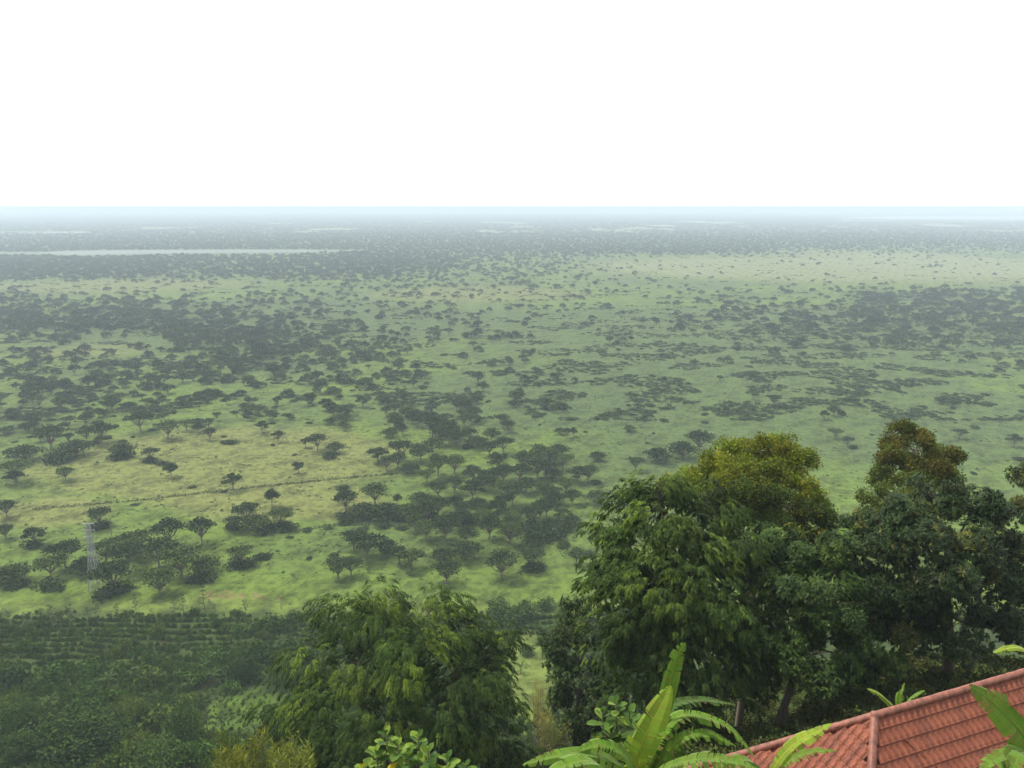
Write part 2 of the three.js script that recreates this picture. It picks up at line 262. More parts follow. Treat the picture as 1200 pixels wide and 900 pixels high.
const ownLabels = { // lone trees that stand out
  0: 'lone round-crowned acacia casting a small shadow on open pasture', 1: 'small bare-stemmed acacia above the dark ditch line in open pasture', 5: 'lone acacia growing right beside the dark ditch line', 6: 'slim vase-shaped acacia standing alone just below the ditch line', 4: 'small open-branched lone acacia above the ditch line', 8: 'lone umbrella acacia with an oval thicket under its crown, behind the lattice mast', 32: 'forked acacia with a wide low thicket beside the foot of the lattice mast', 33: 'dark acacia with a leaning forked trunk at the plantation side of the mast grove',
  51: 'small lone acacia whose trunk rises just beyond the big feathery tree', 54: 'round acacia with a dark shadow pool on bright green grass', 56: 'open acacia on a thin trunk next to the large mixed-foliage tree',
};
const PLACES = [[(u, v) => v > 628 && u < 262, 'in the grove around the lattice mast'], [(u, v) => v > 505 && u < 362 && v < 629, 'on the open pasture crossed by the ditch line'], [(u, v) => v > 540 && u >= 362 && u < 720, 'in the dark grove below the ditch line'], [(u, v) => u >= 720, 'on the shrubby plain behind the hillside trees'], [(u, v) => u < 330, 'in the woods beyond the open pasture'], [() => true, 'in the thin woods beyond the dark grove']];
const place = (u, v) => PLACES.find(([f]) => f(u, v))[1];
const R1 = rng(101), acaciaSpots = [];
SURVEY.forEach(([u, v, w, kind, bushy], k) => { const [x, d] = onPlain(u, v), D = d * CP + EYE * SP; acaciaSpots.push({ x, d, w: w * D / FOCAL, kind, label: ownLabels[k], bushy }); });
// cover of trees over the rest of the plain, in tenths, along bearings 0..1200 (columns of 100) for rows of distance
const COVER = [
  [284, [9, 9, 9, 9, 9, 9, 9, 9, 9, 8.5, 8.5, 8.5]], [291, [9, 9, 9, 9, 9, 9, 9, 9, 9, 6.5, 6.5, 6]], [296, [9, 9, 9, 9, 9, 8, 8, 8, 8, 3, 4, 3]], [303, [9, 9, 7, 8, 9, 6, 5, 1, 1, .8, .7, 1.2]], [315, [9, 8, 7, 8, 8, 6, 4, 1, .3, .5, .35, .35]], [324, [8, 7, 6, 7, 7, 4, 4, 1.2, .3, .5, .2, .15]], [333, [1.5, 1, 1, 2, 4, 3, 4, 1, .3, .4, 1, 2]], [343, [3, 2, 2, 3, 3, 3, 3, 1.5, 2, 2.5, 5.5, 6]], [356, [5, 6, 4, 4, 3, 2.5, 2, 1.5, 3, 4, 7, 7]], [370, [8, 8, 6, 5, 4, 3, 1.5, 2, 4, 5.5, 6.5, 6.5]], [386, [8, 8, 8, 6, 4.5, 3, 1.5, 2.5, 5, 5, 6, 6]], [402, [2, 1.5, 8, 7, 5, 3, 1.5, 1.5, 3, 3.5, 4, 4]], [420, [5, 5, 8, 6, 4.5, 3, 3.5, 1.5, 1.5, 1.5, 1.5, 2]], [440, [5.5, 7, 8, 5.5, 4.5, 3, 3.5, 1.5, 1, .8, .8, 1.2]], [460, [6, 6, 6, 5, 4.5, 5, 2, 1, 1, .8, 1, 1.5]], [480, [6, 6.5, 5, 5, 5, 6, 2, 1, 1, 1, 1.2, 2]], [500, [6, 6, 3, 3.5, 5, 6, 2.5, 1.5, 1.5, 1, 1, 1.5]], [515, [5, 3, .5, .7, 2, 2.5, 1.5, 1, 1, 1, 1, 1]], [530, [0, 0, 0, 0, 0, 0, 0.5, 1, 1, 1, 1, 1]], [600, [0, 0, 0, 0, 0, 0, 0, 0, 1, 1, 1, 1]],
];
function cover(u, v) {
  let j = 0; while (j < COVER.length - 2 && v > COVER[j + 1][0]) j++;
  const t = clamp((v - COVER[j][0]) / (COVER[j + 1][0] - COVER[j][0])), c = clamp(u / 100 - 0.5, 0, 10.999), i = c | 0, s = c - i;
  return lerp(lerp(COVER[j][1][i], COVER[j][1][i + 1], s), lerp(COVER[j + 1][1][i], COVER[j + 1][1][i + 1], s), t) / 10;
}
const farSpots = [];
for (let d = 330; d < 3300;) {
  const step = d < 900 ? 7.2 : 7.2 + (d - 900) * 0.004, w = 0.75 * d + 60;
  for (let x = -w; x < w; x += step) {
    const xx = x + (R1() - 0.5) * step, dd = d + (R1() - 0.5) * step, [u, v] = bearing(xx, 0, dd);
    if (inRiver(u, v)) continue;
    const c = cover(clamp(u, 0, 1200), v), clump = 0.5 + 0.6 * fbm(xx / 80, dd / 80, 4) + 0.5 * noise2(xx / 24, dd / 30);
    if (clump > 1.0 - c * 0.92 && R1() < 0.25 + 0.6 * c) farSpots.push({ x: xx, d: dd, w: (5 + 6 * R1()) * (0.8 + 0.3 * c), kind: [0, 3, 1, 3, 2, 4, 3, 0][R1() * 8 | 0] });
  }
  d += step;
}
farSpots.sort((a, b) => a.d - b.d);
const single = Math.max(0, 296 - acaciaSpots.length);
const inFrame = farSpots.filter((s) => { const [u] = bearing(s.x, 0, s.d); return u > -8 && u < 1208; });
const chosen = new Set(inFrame.slice(0, single));
for (const s of chosen) acaciaSpots.push(s);
let bushFeet = [];
for (const s of acaciaSpots) {
  const k = s.kind, sc = s.w / acaciaWidth[k], sy = sc * (0.88 + 0.25 * R1());
  const tree = copyOf(acaciaProtos[k], V(s.x, 0, -s.d), R1() * 6.28, [sc, clamp(sy, 0.55, 1.25), sc], s.label ?? ACACIAS[k].label + ' ' + place(...bearing(s.x, 0, s.d)), s.label ? 'lone acacias of the plain' : undefined), hue = R1(); if (hue > 0.72) tree.children[1].material = MAT.acaciaPale; else if (hue < 0.28) tree.children[1].material = MAT.acaciaDeep;
  if (s.bushy) bushFeet.push({ x: s.x + 0.4, d: s.d - 1.2, r: s.w * 0.52, h: 0.75 });
}
// the woods farther out: countless
function instanced(name, geo, mat, list, label, colors) {
  const m = new THREE.InstancedMesh(geo, mat, list.length), M = new THREE.Matrix4(), q = new THREE.Quaternion(), up = V(0, 1, 0), c = new THREE.Color(); m.name = numbered(name); m.castShadow = m.receiveShadow = true;
  list.forEach((s, k) => { M.compose(V(s.x, s.y ?? 0, -s.d), q.setFromAxisAngle(up, s.turn ?? R1() * 6.28), V(s.sx, s.sy, s.sx)); m.setMatrixAt(k, M); const t = colors ? colors(s) : [1, 1, 1]; m.setColorAt(k, c.setRGB(...t)); });
  scene.add(m); return tag(m, label, 'vegetation', null, 'stuff');
}
const vary = (a = 0.25) => () => { const t = 1 - a / 2 + a * R1(); return [t * (0.95 + 0.12 * R1()), t, t * (0.93 + 0.12 * R1())]; };
const mid = acacia(31, { h: 8.4, w: 12, lobes: 11, dome: 0.3, loose: 0.15, thick: 1.15, fork: 0.25, clumps: 420, leaf: 1.1, wood: true, tint: T0 });
const midGeo = (() => { const w = mid.wood, n = w.attributes.position.count; w.setAttribute('color', new THREE.Float32BufferAttribute(new Float32Array(n * 3).fill(0.1), 3)); return mergeGeometries([mid.crown, w]); })();
const rest = farSpots.filter((s) => !chosen.has(s));
instanced('acacia_woodland', midGeo, MAT.acacia, rest.filter((s, i) => i % 2 === 0).map((s) => ({ ...s, sx: s.w / 12, sy: s.w / 12 * (0.75 + 0.5 * R1()) })), 'countless dark acacias thickening into woods across the hazy plain', vary(0.75));
const low = acacia(32, { h: 6.4, w: 12, lobes: 12, dome: 0.5, loose: 0.2, thick: 1.5, fork: 0.16, clumps: 420, leaf: 1.15, wood: false, tint: T0 });
instanced('acacia_scrub', low.crown, MAT.acacia, rest.filter((s, i) => i % 2 === 1).map((s) => ({ ...s, sx: s.w / 12 * 1.1, sy: s.w / 12 * (0.75 + 0.5 * R1()) })), 'low spreading acacia scrub mixed through the woods of the plain', vary(0.75));
{ // woods beyond the river
  const list = [];
  for (let d = 3300; d < 12000;) { const step = 26 + (d - 3300) * 0.006, w = 0.75 * d; for (let x = -w; x < w; x += step) { const xx = x + (R1() - 0.5) * step, dd = d + (R1() - 0.5) * step, [u, v] = bearing(xx, 0, dd); if (v > 252 && v < 260 && u > 985) continue; if (v > 271 && v < 281 && u < 105) continue; if (R1() < 0.62 && !clearings.some((c) => Math.abs(xx - c.x) < c.rx && Math.abs(dd - c.d) < c.rd * 1.3)) { const s = (15 + 12 * R1()) / 12 * step / 26; list.push({ x: xx, d: dd, sx: s, sy: 0.5 + 0.4 * R1() }); } } d += step; }
  instanced('far_woodland', low.crown, MAT.acacia, list, 'blue-grey band of woodland fading into haze below the horizon', vary(0.2));
}
// bushes of the plain
const bushSpots = bushFeet.map((b) => ({ ...b }));
for (const [u, v, w, h] of [[60, 690, 50, .6], [230, 682, 28, .9], [307, 655, 28, .8], [290, 664, 22, .8], [392, 652, 18, .6], [387, 536, 30, .7], [440, 609, 46, .9], [470, 610, 40, .9], [405, 609, 34, .8], [500, 606, 34, .9], [640, 630, 50, .9], [625, 622, 40, .9], [655, 626, 40, .8], [600, 625, 30, .8], [660, 640, 26, .6], [690, 650, 20, .6], [545, 612, 40, .8], [275, 619, 26, .8], [310, 623, 40, .6], [240, 680, 40, .8], [20, 690, 36, .7], [190, 545, 20, .7], [70, 540, 50, .8], [268, 520, 26, .6], [362, 655, 14, .5], [385, 620, 14, .5], [425, 621, 20, .5], [450, 618, 24, .5], [470, 620, 22, .5], [360, 622, 18, .5], [340, 630, 12, .5]]) { const [x, d] = onPlain(u, v), D = d * CP + EYE * SP; bushSpots.push({ x, d, r: w / 2 * D / FOCAL, h: h }); }
for (let k = 0; k < 2600 && bushSpots.length < 150; k++) { const u = R1() * 1200, v = 470 + 190 * R1() * R1(), [x, d] = onPlain(u, v), c = cover(u, v); if (R1() < 0.25 + c) bushSpots.push({ x, d, r: 1.5 + 3 * R1() * R1(), h: 0.5 + 0.4 * R1() }); }
const bushProtos = plainBush.map((g) => { const m = new THREE.Mesh(g, MAT.acacia); m.castShadow = m.receiveShadow = true; m.name = 'bush'; m.userData = { label: 'dark green rounded bush low in the grass of the plain', category: 'bush', group: 'bushes on the plain', base: 'bush' }; return m; });
bushSpots.forEach((b, k) => copyOf(bushProtos[k % 3], V(b.x, -0.05, -b.d), R1() * 6.28, [b.r, b.r * b.h, b.r * (0.75 + 0.3 * R1())], (b.h < 0.62 ? 'low flat bush ' : b.h < 0.78 ? 'dark green bush ' : 'dense rounded bush ') + place(...bearing(b.x, 0, b.d))));
{ // scrub, tussocks and weeds of the plain
  const scrub = [], tufts = [];
  for (let k = 0; k < 100000; k++) { const d = 400 * Math.exp(R1() * 1.9), x = (R1() * 2 - 1) * (0.72 * d + 40), [u, v] = bearing(x, 0, d); if (v < 300) continue; const right = smooth(560, 760, u) * smooth(340, 380, v), c = cover(clamp(u, 0, 1200), v); if (0.5 + fbm(x / 70, d / 45, 4) * 1.3 > 0.95 - 0.5 * c - 0.32 * right) { const r = 1 + 2.6 * R1() * R1(); scrub.push({ x, d, sx: r, sy: r * (0.3 + 0.35 * R1()) }); } }
  for (let k = 0; k < 26000; k++) { const d = 203 * Math.exp(R1() * 1.3), x = (R1() * 2 - 1) * (0.72 * d + 30); if (0.5 + fbm(x / 26, d / 12, 4) > 0.55) { const r = 0.3 + 0.9 * R1() * R1(); tufts.push({ x, d, sx: r, sy: r * (0.35 + 0.3 * R1()) }); } }
  instanced('scrub', bushShape(24, 130, 0.3, 0.6), MAT.acacia, scrub, 'low scrub sprinkled over the open grassland', vary(0.3));
  instanced('grass_tussocks', bushShape(25, 60, 0.42, 0.6, [0.075, 0.115, 0.035], 3), MAT.acacia, tufts, 'dark green tussocks sprinkled over the pasture', vary(0.4));
}
// ditch lines with weeds
function hedgeLine(path, label, hgt, wid) {
  const R = rng(path.length * 31 + 5), f = new Faces(), pts = path.map(([u, v]) => { const [x, d] = onPlain(u, v); return V(x, 0, -d); }), o = pts[0].clone();
  for (let k = 0; k + 1 < pts.length; k++) { const a = pts[k], b = pts[k + 1], L = a.distanceTo(b); for (let s = 0; s < L * 14; s++) { const p = a.clone().lerp(b, R()), m = 0.4 + 0.9 * Math.abs(fbm(p.x / 7, p.z / 7, 3)) * 1.6, dir = unit(R), sd = perp(dir, R), t = 0.7 + 0.6 * R(), sz = 0.35 + 0.35 * R(); f.leaf(p.x - o.x + (R() - 0.5) * wid, R() * hgt * m, p.z - o.z + (R() - 0.5) * wid, ...dir, ...sd, sz, sz * 0.7, 0.055 * t, 0.075 * t, 0.03 * t); } }
  const m = mesh('hedgerow', f.build(), MAT.acacia); m.position.copy(o); tag(m, label, 'hedge');
}
hedgeLine([[40, 597], [100, 592], [150, 588], [230, 579], [300, 571], [400, 561], [470, 555], [510, 552]], 'long dark weedy ditch line running across the open pasture', 0.8, 1.6);
hedgeLine([[296, 628], [350, 622], [400, 615], [440, 616], [500, 617]], 'short weedy hedge line below the ditch, ending at the dark grove', 0.9, 1.4);

// ------------------------------------------------------------------ lattice mast on the plain
{
  const [x, d] = onPlain(113, 692), t = thing('lattice_mast', V(x, 0, -d), 'thin grey steel lattice mast standing among acacias', 'mast'), H = 21, wAt = (y) => y < 15 ? lerp(1.5, 0.55, y / 15) : lerp(0.55, 0.35, (y - 15) / 8);
  const bar = (name, a, b, r) => { const f = new Faces(); f.tube([a, b], [r, r], 5); mesh(name, f.build(), MAT.steel, t); };
  const lv = [0, 3.4, 6.6, 9.6, 12.4, 15, 17, 19, 21, H], C = [[-1, -1], [1, -1], [1, 1], [-1, 1]], c = (k, y) => V(C[k % 4][0] * wAt(y), y, C[k % 4][1] * wAt(y));
  for (let k = 0; k < 4; k++) { bar('leg', c(k, 0), c(k, 15), 0.11); bar('leg', c(k, 15), c(k, H), 0.1); }
  for (let j = 0; j + 1 < lv.length; j++) for (let k = 0; k < 4; k++) { bar('brace', c(k, lv[j]), c(k + 1, lv[j + 1]), 0.05); bar('brace', c(k + 1, lv[j]), c(k, lv[j + 1]), 0.05); bar('girt', c(k, lv[j + 1]), c(k + 1, lv[j + 1]), 0.05); }
  for (const y of [17, 19, 21]) { bar('crossarm', V(-1.8, y, 0), V(1.8, y, 0), 0.09); for (const s of [-1, 1]) bar('insulator', V(s * 1.7, y, 0), V(s * 1.7, y - 0.9, 0), 0.09); }
  const [px, pd] = onPlain(131, 628), p = thing('utility_pole', V(px, 0, -pd), 'thin grey pole with a short crossarm in pasture beyond the lattice mast', 'pole'), f = new Faces(), g = new Faces();
  f.tube([V(0, -0.3, 0), V(0, 7, 0)], [0.16, 0.11], 6); mesh('post', f.build(), MAT.paleBark, p); g.tube([V(-0.8, 6.5, 0), V(0.8, 6.5, 0)], [0.07, 0.07], 5); mesh('crossarm', g.build(), MAT.paleBark, p);
}

// ------------------------------------------------------------------ large trees on the hillside
// sprays of leaves
function drooping(f, R, p, out, len, leaf, wid, col, n = 14) {   // a shoot that arches out and hangs, with long leaves on both sides
  let x = p[0], y = p[1], z = p[2], dx = out[0], dy = out[1] * 0.6 + 0.25, dz = out[2]; const st = len / (n / 2);
  for (let k = 0; k < n / 2; k++) {
    dy -= 0.24; const l = Math.hypot(dx, dy, dz) || 1, ux = dx / l, uy = dy / l, uz = dz / l; x += ux * st; y += uy * st; z += uz * st;
    for (const s of [-1, 1]) {
      const hx = Math.hypot(ux, uz) || 1, px = -uz / hx * s, pz = ux / hx * s; let ax = ux * 0.5 + px * 0.75 + (R() - 0.5) * 0.5, ay = uy * 0.5 - 0.55 + (R() - 0.5) * 0.4, az = uz * 0.5 + pz * 0.75 + (R() - 0.5) * 0.5; const m = Math.hypot(ax, ay, az); ax /= m; ay /= m; az /= m;
      let sx = -az + (R() - 0.5) * 0.7, sz = ax + (R() - 0.5) * 0.7, sy = (R() - 0.5) * 0.7; const kk = sx * ax + sy * ay + sz * az; sx -= kk * ax; sy -= kk * ay; sz -= kk * az; const sl = Math.hypot(sx, sy, sz) || 1, t = 0.8 + 0.4 * R(); f.leaf(x, y, z, ax, ay, az, sx / sl, sy / sl, sz / sl, leaf * (0.7 + 0.5 * R()), wid, col[0] * t, col[1] * t, col[2] * t, 0.04);
    }
  }
}
function rosette(f, R, p, out, leaf, wid, col, n = 9) {   // long leaves spreading from a twig tip, drooping
  const a0 = R() * 6.28, u = perp(out, R), w = [out[1] * u[2] - out[2] * u[1], out[2] * u[0] - out[0] * u[2], out[0] * u[1] - out[1] * u[0]];
  for (let k = 0; k < n; k++) {
    const a = a0 + k * 2.4, s = 0.6 + 0.5 * R(), c = Math.cos(a) * s, e = Math.sin(a) * s; let ax = out[0] * 0.5 + u[0] * c + w[0] * e, ay = out[1] * 0.5 + u[1] * c + w[1] * e - 0.45, az = out[2] * 0.5 + u[2] * c + w[2] * e; const m = Math.hypot(ax, ay, az) || 1; ax /= m; ay /= m; az /= m;
    let sx = -az, sz = ax; const h = Math.hypot(sx, sz) || 1; sx /= h; sz /= h; const sy = (R() - 0.5) * 0.9, q = Math.hypot(sx, sy, sz), t = 0.75 + 0.5 * R();
    f.leaf(p[0] - out[0] * R() * 0.2, p[1] - out[1] * R() * 0.2, p[2] - out[2] * R() * 0.2, ax, ay, az, sx / q, sy / q, sz / q, leaf * (0.7 + 0.5 * R()), wid, col[0] * t, col[1] * t, col[2] * t, 0.05);
  }
}
function tuft(f, R, p, out, rad, leaf, col, n = 14) {   // a small cushion of little leaves
  for (let k = 0; k < n; k++) { const q = unit(R), d = unit(R), k2 = rad * Math.pow(R(), 0.5); d[0] += out[0] * 0.8; d[1] += out[1] * 0.8; d[2] += out[2] * 0.8; const m = Math.hypot(...d) || 1, e = d.map((t) => t / m), s = perp(e, R), t = 0.7 + 0.6 * R(); f.leaf(p[0] + q[0] * k2, p[1] + q[1] * k2, p[2] + q[2] * k2, ...e, ...s, leaf * (0.7 + 0.6 * R()), leaf * 0.5, col[0] * t, col[1] * t, col[2] * t, 0.04); }
}
// a tree whose crown is a heap of leafy boughs. boughs: [u, v, radius in picture units, distance d, flatness]
function bigTree(o) {
  const R = rng(o.seed), gy = ground(o.foot[0], o.foot[1]), base = V(o.foot[0], gy, -o.foot[1]), t = thing(o.name, base, o.label, 'tree', o.group);
  const crown = new Faces(), boughs = o.boughs.map(([u, v, r, d, fl, other]) => { const c = at(u, v, d), D = d * CP + (EYE - c.y) * SP; return { c: c.sub(base), r: r * D / FOCAL, fl: fl ?? 0.8, other }; });
  const top = Math.max(...boughs.map((b) => b.c.y)), low = Math.min(...boughs.map((b) => b.c.y));
  const mid = boughs.reduce((s, b) => s.add(b.c), V(0, 0, 0)).divideScalar(boughs.length);
  const fork = V(mid.x * 0.5, Math.max(1.8, lerp(low, top, o.fork ?? 0.15)), mid.z * 0.5), head = V(mid.x * 0.9, lerp(low, top, 0.75), mid.z * 0.9);
  const trunk = new Faces(); trunk.tube(bend(V(0, -0.8, 0), fork, 0, 5).map((p, k) => p.add(V((R() - 0.5) * 0.25, 0, (R() - 0.5) * 0.25))), [1.35, 1.08, 1, 0.95, 0.9, 0.85].map((k) => k * o.girth), 9);
  trunk.tube(bend(fork, head, 0, 4).map((p, k) => p.add(V((R() - 0.5) * 0.5 * k / 2, 0, (R() - 0.5) * 0.5 * k / 2))), [0.82, 0.65, 0.5, 0.3, 0.12].map((k) => k * o.girth), 7);
  for (const q of o.stems ?? []) { const e = at(q[0], q[1], q[2]).sub(base); trunk.tube(bend(V(q[3] ?? 0.4, -0.8, 0), e, 0.2, 5), [1, 0.9, 0.8, 0.7, 0.55, 0.35].map((k) => k * o.girth * 0.62), 7); }
  mesh('trunk', trunk.build(), o.bark ?? MAT.bark, t);
  for (const b of boughs) {
    const limb = new Faces(), s = fork.clone().lerp(head, clamp((b.c.y - fork.y) / (head.y - fork.y) * 0.7)), m = s.clone().lerp(b.c, 0.5); m.y -= 0.12 * s.distanceTo(b.c);
    limb.tube([s, m, b.c], [o.girth * 0.42, o.girth * 0.24, o.girth * 0.08], 5);
    for (let k = 0; k < 4; k++) { const d = unit(R); limb.tube([b.c.clone().lerp(m, 0.2 * R()), b.c.clone().add(V(d[0] * b.r * 0.7, Math.abs(d[1]) * b.r * 0.5, d[2] * b.r * 0.7))], [o.girth * 0.09, 0.012], 4); }
    mesh('limb', limb.build(), o.bark ?? MAT.bark, t);
  }
  for (const b of boughs) {
    const n = Math.round(o.density * b.r * b.r), tone = 0.82 + 0.36 * R(), sub = [];
    for (let k = 0; k < 12; k++) { const d = unit(R), e = 0.6 + 0.22 * R(); sub.push([d[0] * e, d[1] * e, d[2] * e, 0.65 + 0.7 * R(), R() < (b.other ? 0.1 : o.young ?? 0.12) * 1.1]); }
    for (let k = 0; k < n; k++) {
      const d = unit(R), s = sub[R() * 12 | 0], inner = R() < 0.18; let q = [s[0] + d[0] * 0.34, s[1] + d[1] * 0.34, s[2] + d[2] * 0.34]; if (inner) q = q.map((w) => w * 0.6);
      const l = Math.hypot(...q) || 1, out = [q[0] / l, q[1] / l, q[2] / l]; if (out[1] < -0.35 && R() < 0.6) continue;
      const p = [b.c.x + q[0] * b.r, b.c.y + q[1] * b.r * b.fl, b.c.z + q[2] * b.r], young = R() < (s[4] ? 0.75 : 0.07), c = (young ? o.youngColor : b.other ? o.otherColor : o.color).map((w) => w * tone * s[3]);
      if (o.spray === 'droop') drooping(crown, R, p, out, o.len * (0.7 + 0.6 * R()), o.leaf, o.wid, c, o.n); else if (o.spray === 'rosette') rosette(crown, R, p, out, o.leaf, o.wid, c, o.n); else tuft(crown, R, p, out, o.len, o.leaf, c, o.n);
    }
  }
  mesh('crown', crown.build(), o.mat, t);
  return t;
}
const DARK = [0.034, 0.066, 0.01], FRESH = [0.1, 0.15, 0.016], YELLOW = [0.17, 0.17, 0.022], OLIVEGOLD = [0.12, 0.105, 0.022];
bigTree({ name: 'feathery_tree', seed: 201, label: 'broad tree with drooping feathery sprays on the slope below the hillside plantation', foot: [at(470, 900, 50).x, 52], girth: 0.34, fork: 0.05,
  boughs: [[400, 725, 40, 52], [445, 715, 40, 50], [510, 720, 42, 51], [540, 745, 38, 49], [365, 770, 42, 50], [420, 775, 52, 48], [480, 770, 52, 47], [535, 790, 50, 47], [345, 830, 42, 50], [395, 840, 55, 47], [455, 840, 58, 45], [520, 845, 58, 45], [575, 800, 42, 48], [575, 850, 50, 47], [360, 885, 45, 48], [420, 895, 58, 45], [490, 905, 62, 44], [555, 900, 58, 46], [605, 885, 34, 48], [590, 920, 46, 48], [340, 925, 42, 50], [400, 950, 55, 47], [470, 960, 60, 46], [540, 955, 60, 47], [460, 740, 50, 54], [560, 770, 36, 50], [590, 750, 22, 51]],
  spray: 'droop', len: 0.8, leaf: 0.28, wid: 0.085, n: 14, density: 64, color: DARK, youngColor: FRESH, young: 0.22, mat: MAT.leaf });
bigTree({ name: 'hanging_leaf_tree', seed: 202, label: 'large tree with hanging dark leaf tassels, its crown touching the golden-topped tree', foot: [at(830, 880, 40).x, 40], girth: 0.3, fork: 0.05,
  boughs: [[712, 622, 26, 42], [738, 590, 30, 42], [770, 578, 32, 41], [800, 588, 36, 42], [835, 595, 36, 41], [715, 655, 30, 41], [755, 640, 42, 40], [800, 640, 45, 39], [850, 640, 45, 40], [700, 690, 28, 41], [735, 700, 42, 39], [785, 705, 50, 38], [840, 705, 52, 38], [895, 680, 42, 40], [715, 750, 40, 39], [765, 765, 50, 37], [825, 770, 55, 37], [885, 755, 50, 38], [740, 810, 38, 38], [800, 820, 42, 37], [860, 805, 36, 38], [770, 610, 34, 40], [725, 675, 34, 39], [765, 672, 40, 38], [820, 672, 44, 38], [740, 735, 40, 37.5], [795, 740, 46, 37], [850, 735, 44, 37.5], [775, 800, 40, 36.5]],
  spray: 'droop', len: 0.5, leaf: 0.27, wid: 0.09, n: 12, density: 96, color: [0.034, 0.064, 0.01], youngColor: [0.085, 0.135, 0.016], young: 0.2, mat: MAT.leaf });
bigTree({ name: 'golden_topped_tree', seed: 203, label: 'tree with a golden-green fine-leaved top rising behind the hanging-leaf tree', foot: [at(870, 800, 48).x, 48], girth: 0.25, fork: 0.3, bark: MAT.paleBark,
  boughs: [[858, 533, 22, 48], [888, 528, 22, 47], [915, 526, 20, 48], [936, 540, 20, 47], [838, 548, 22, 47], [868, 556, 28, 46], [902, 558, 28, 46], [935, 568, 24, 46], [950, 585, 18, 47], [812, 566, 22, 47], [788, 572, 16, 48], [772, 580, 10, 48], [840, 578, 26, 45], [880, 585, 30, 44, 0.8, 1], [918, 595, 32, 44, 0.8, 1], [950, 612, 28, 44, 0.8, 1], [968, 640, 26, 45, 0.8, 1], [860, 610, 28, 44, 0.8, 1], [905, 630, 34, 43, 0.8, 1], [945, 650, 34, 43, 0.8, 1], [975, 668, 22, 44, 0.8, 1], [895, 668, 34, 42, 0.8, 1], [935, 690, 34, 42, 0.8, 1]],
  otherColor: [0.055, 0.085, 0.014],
  spray: 'tuft', len: 0.34, leaf: 0.19, n: 16, density: 152, color: [0.125, 0.17, 0.014], youngColor: [0.215, 0.22, 0.02], young: 0.4, mat: MAT.leaf });
bigTree({ name: 'broad_leaved_tree', seed: 204, label: 'dark broad-leaved tree between the golden-topped tree and the tiled roof', foot: [at(908, 868, 36).x, 36.5], girth: 0.2, fork: 0.18, stems: [[925, 800, 36, 0.6]],
  boughs: [[905, 640, 34, 41], [945, 655, 40, 40], [985, 645, 34, 40], [1010, 680, 36, 40], [930, 700, 45, 38], [980, 705, 48, 37], [1030, 720, 38, 38], [910, 755, 45, 37], [960, 765, 50, 36], [1015, 760, 42, 37], [1048, 735, 26, 38], [1000, 790, 24, 37], [880, 790, 34, 37], [1000, 620, 20, 42]],
  spray: 'rosette', leaf: 0.3, wid: 0.09, n: 10, density: 176, color: [0.028, 0.056, 0.011], youngColor: [0.07, 0.11, 0.018], young: 0.15, mat: MAT.glossyLeaf });
bigTree({ name: 'slim_dark_tree', seed: 205, label: 'narrow dark tree filling the gap between feathery tree and hanging-leaf tree', foot: [at(672, 890, 44).x, 44], girth: 0.2, fork: 0.1,
  boughs: [[672, 716, 24, 46], [650, 745, 24, 46], [690, 745, 28, 45], [660, 785, 30, 45], [700, 790, 34, 43], [672, 825, 34, 44], [705, 840, 34, 43], [680, 865, 30, 44], [720, 870, 36, 42], [645, 770, 16, 47]],
  spray: 'rosette', leaf: 0.28, wid: 0.085, n: 9, density: 152, color: [0.025, 0.048, 0.01], youngColor: [0.07, 0.095, 0.016], young: 0.15, mat: MAT.glossyLeaf });
bigTree({ name: 'mango_tree', seed: 206, label: 'rounded dark mango-like tree on a thick trunk just beyond the roof ridge', foot: [at(1110, 803, 39).x, 39], girth: 0.3, fork: 0.1, stems: [[1150, 740, 39, 0.9]],
  boughs: [[1095, 580, 34, 41], [1055, 605, 36, 40], [1140, 595, 34, 41], [1030, 645, 36, 40], [1080, 640, 48, 38], [1135, 640, 46, 39], [1170, 640, 30, 41], [1050, 690, 45, 38], [1105, 690, 52, 37], [1160, 690, 42, 39], [1060, 735, 40, 38], [1115, 735, 48, 37], [1165, 735, 38, 39], [1172, 605, 26, 41], [1182, 668, 26, 40], [1010, 610, 20, 42]],
  spray: 'rosette', leaf: 0.3, wid: 0.088, n: 10, density: 168, color: [0.022, 0.042, 0.011], youngColor: [0.08, 0.09, 0.018], young: 0.1, mat: MAT.glossyLeaf });
bigTree({ name: 'russet_topped_tree', seed: 207, label: 'tree with a russet and yellow-green top behind the mango-like tree', foot: [at(1068, 740, 54).x, 54], girth: 0.24, fork: 0.3,
  boughs: [[1060, 505, 16, 54, .6], [1045, 522, 16, 54, .7], [1075, 515, 18, 53, .6], [1105, 535, 20, 53, .6], [1050, 540, 22, 53, .7], [1085, 545, 24, 52, .7], [1040, 560, 20, 52, .8, 1], [1075, 570, 26, 51, .8, 1], [1105, 562, 20, 52, .8, 1], [1030, 585, 20, 50, .8, 1], [1060, 592, 26, 49, .8, 1], [1100, 590, 26, 49, .8, 1], [1020, 612, 18, 49, .8, 1], [1125, 538, 10, 53, .6]],
  spray: 'tuft', len: 0.34, leaf: 0.19, n: 16, density: 160, otherColor: [0.09, 0.125, 0.018], color: [0.075, 0.095, 0.014], youngColor: [0.135, 0.118, 0.018], young: 0.3, mat: MAT.leaf });
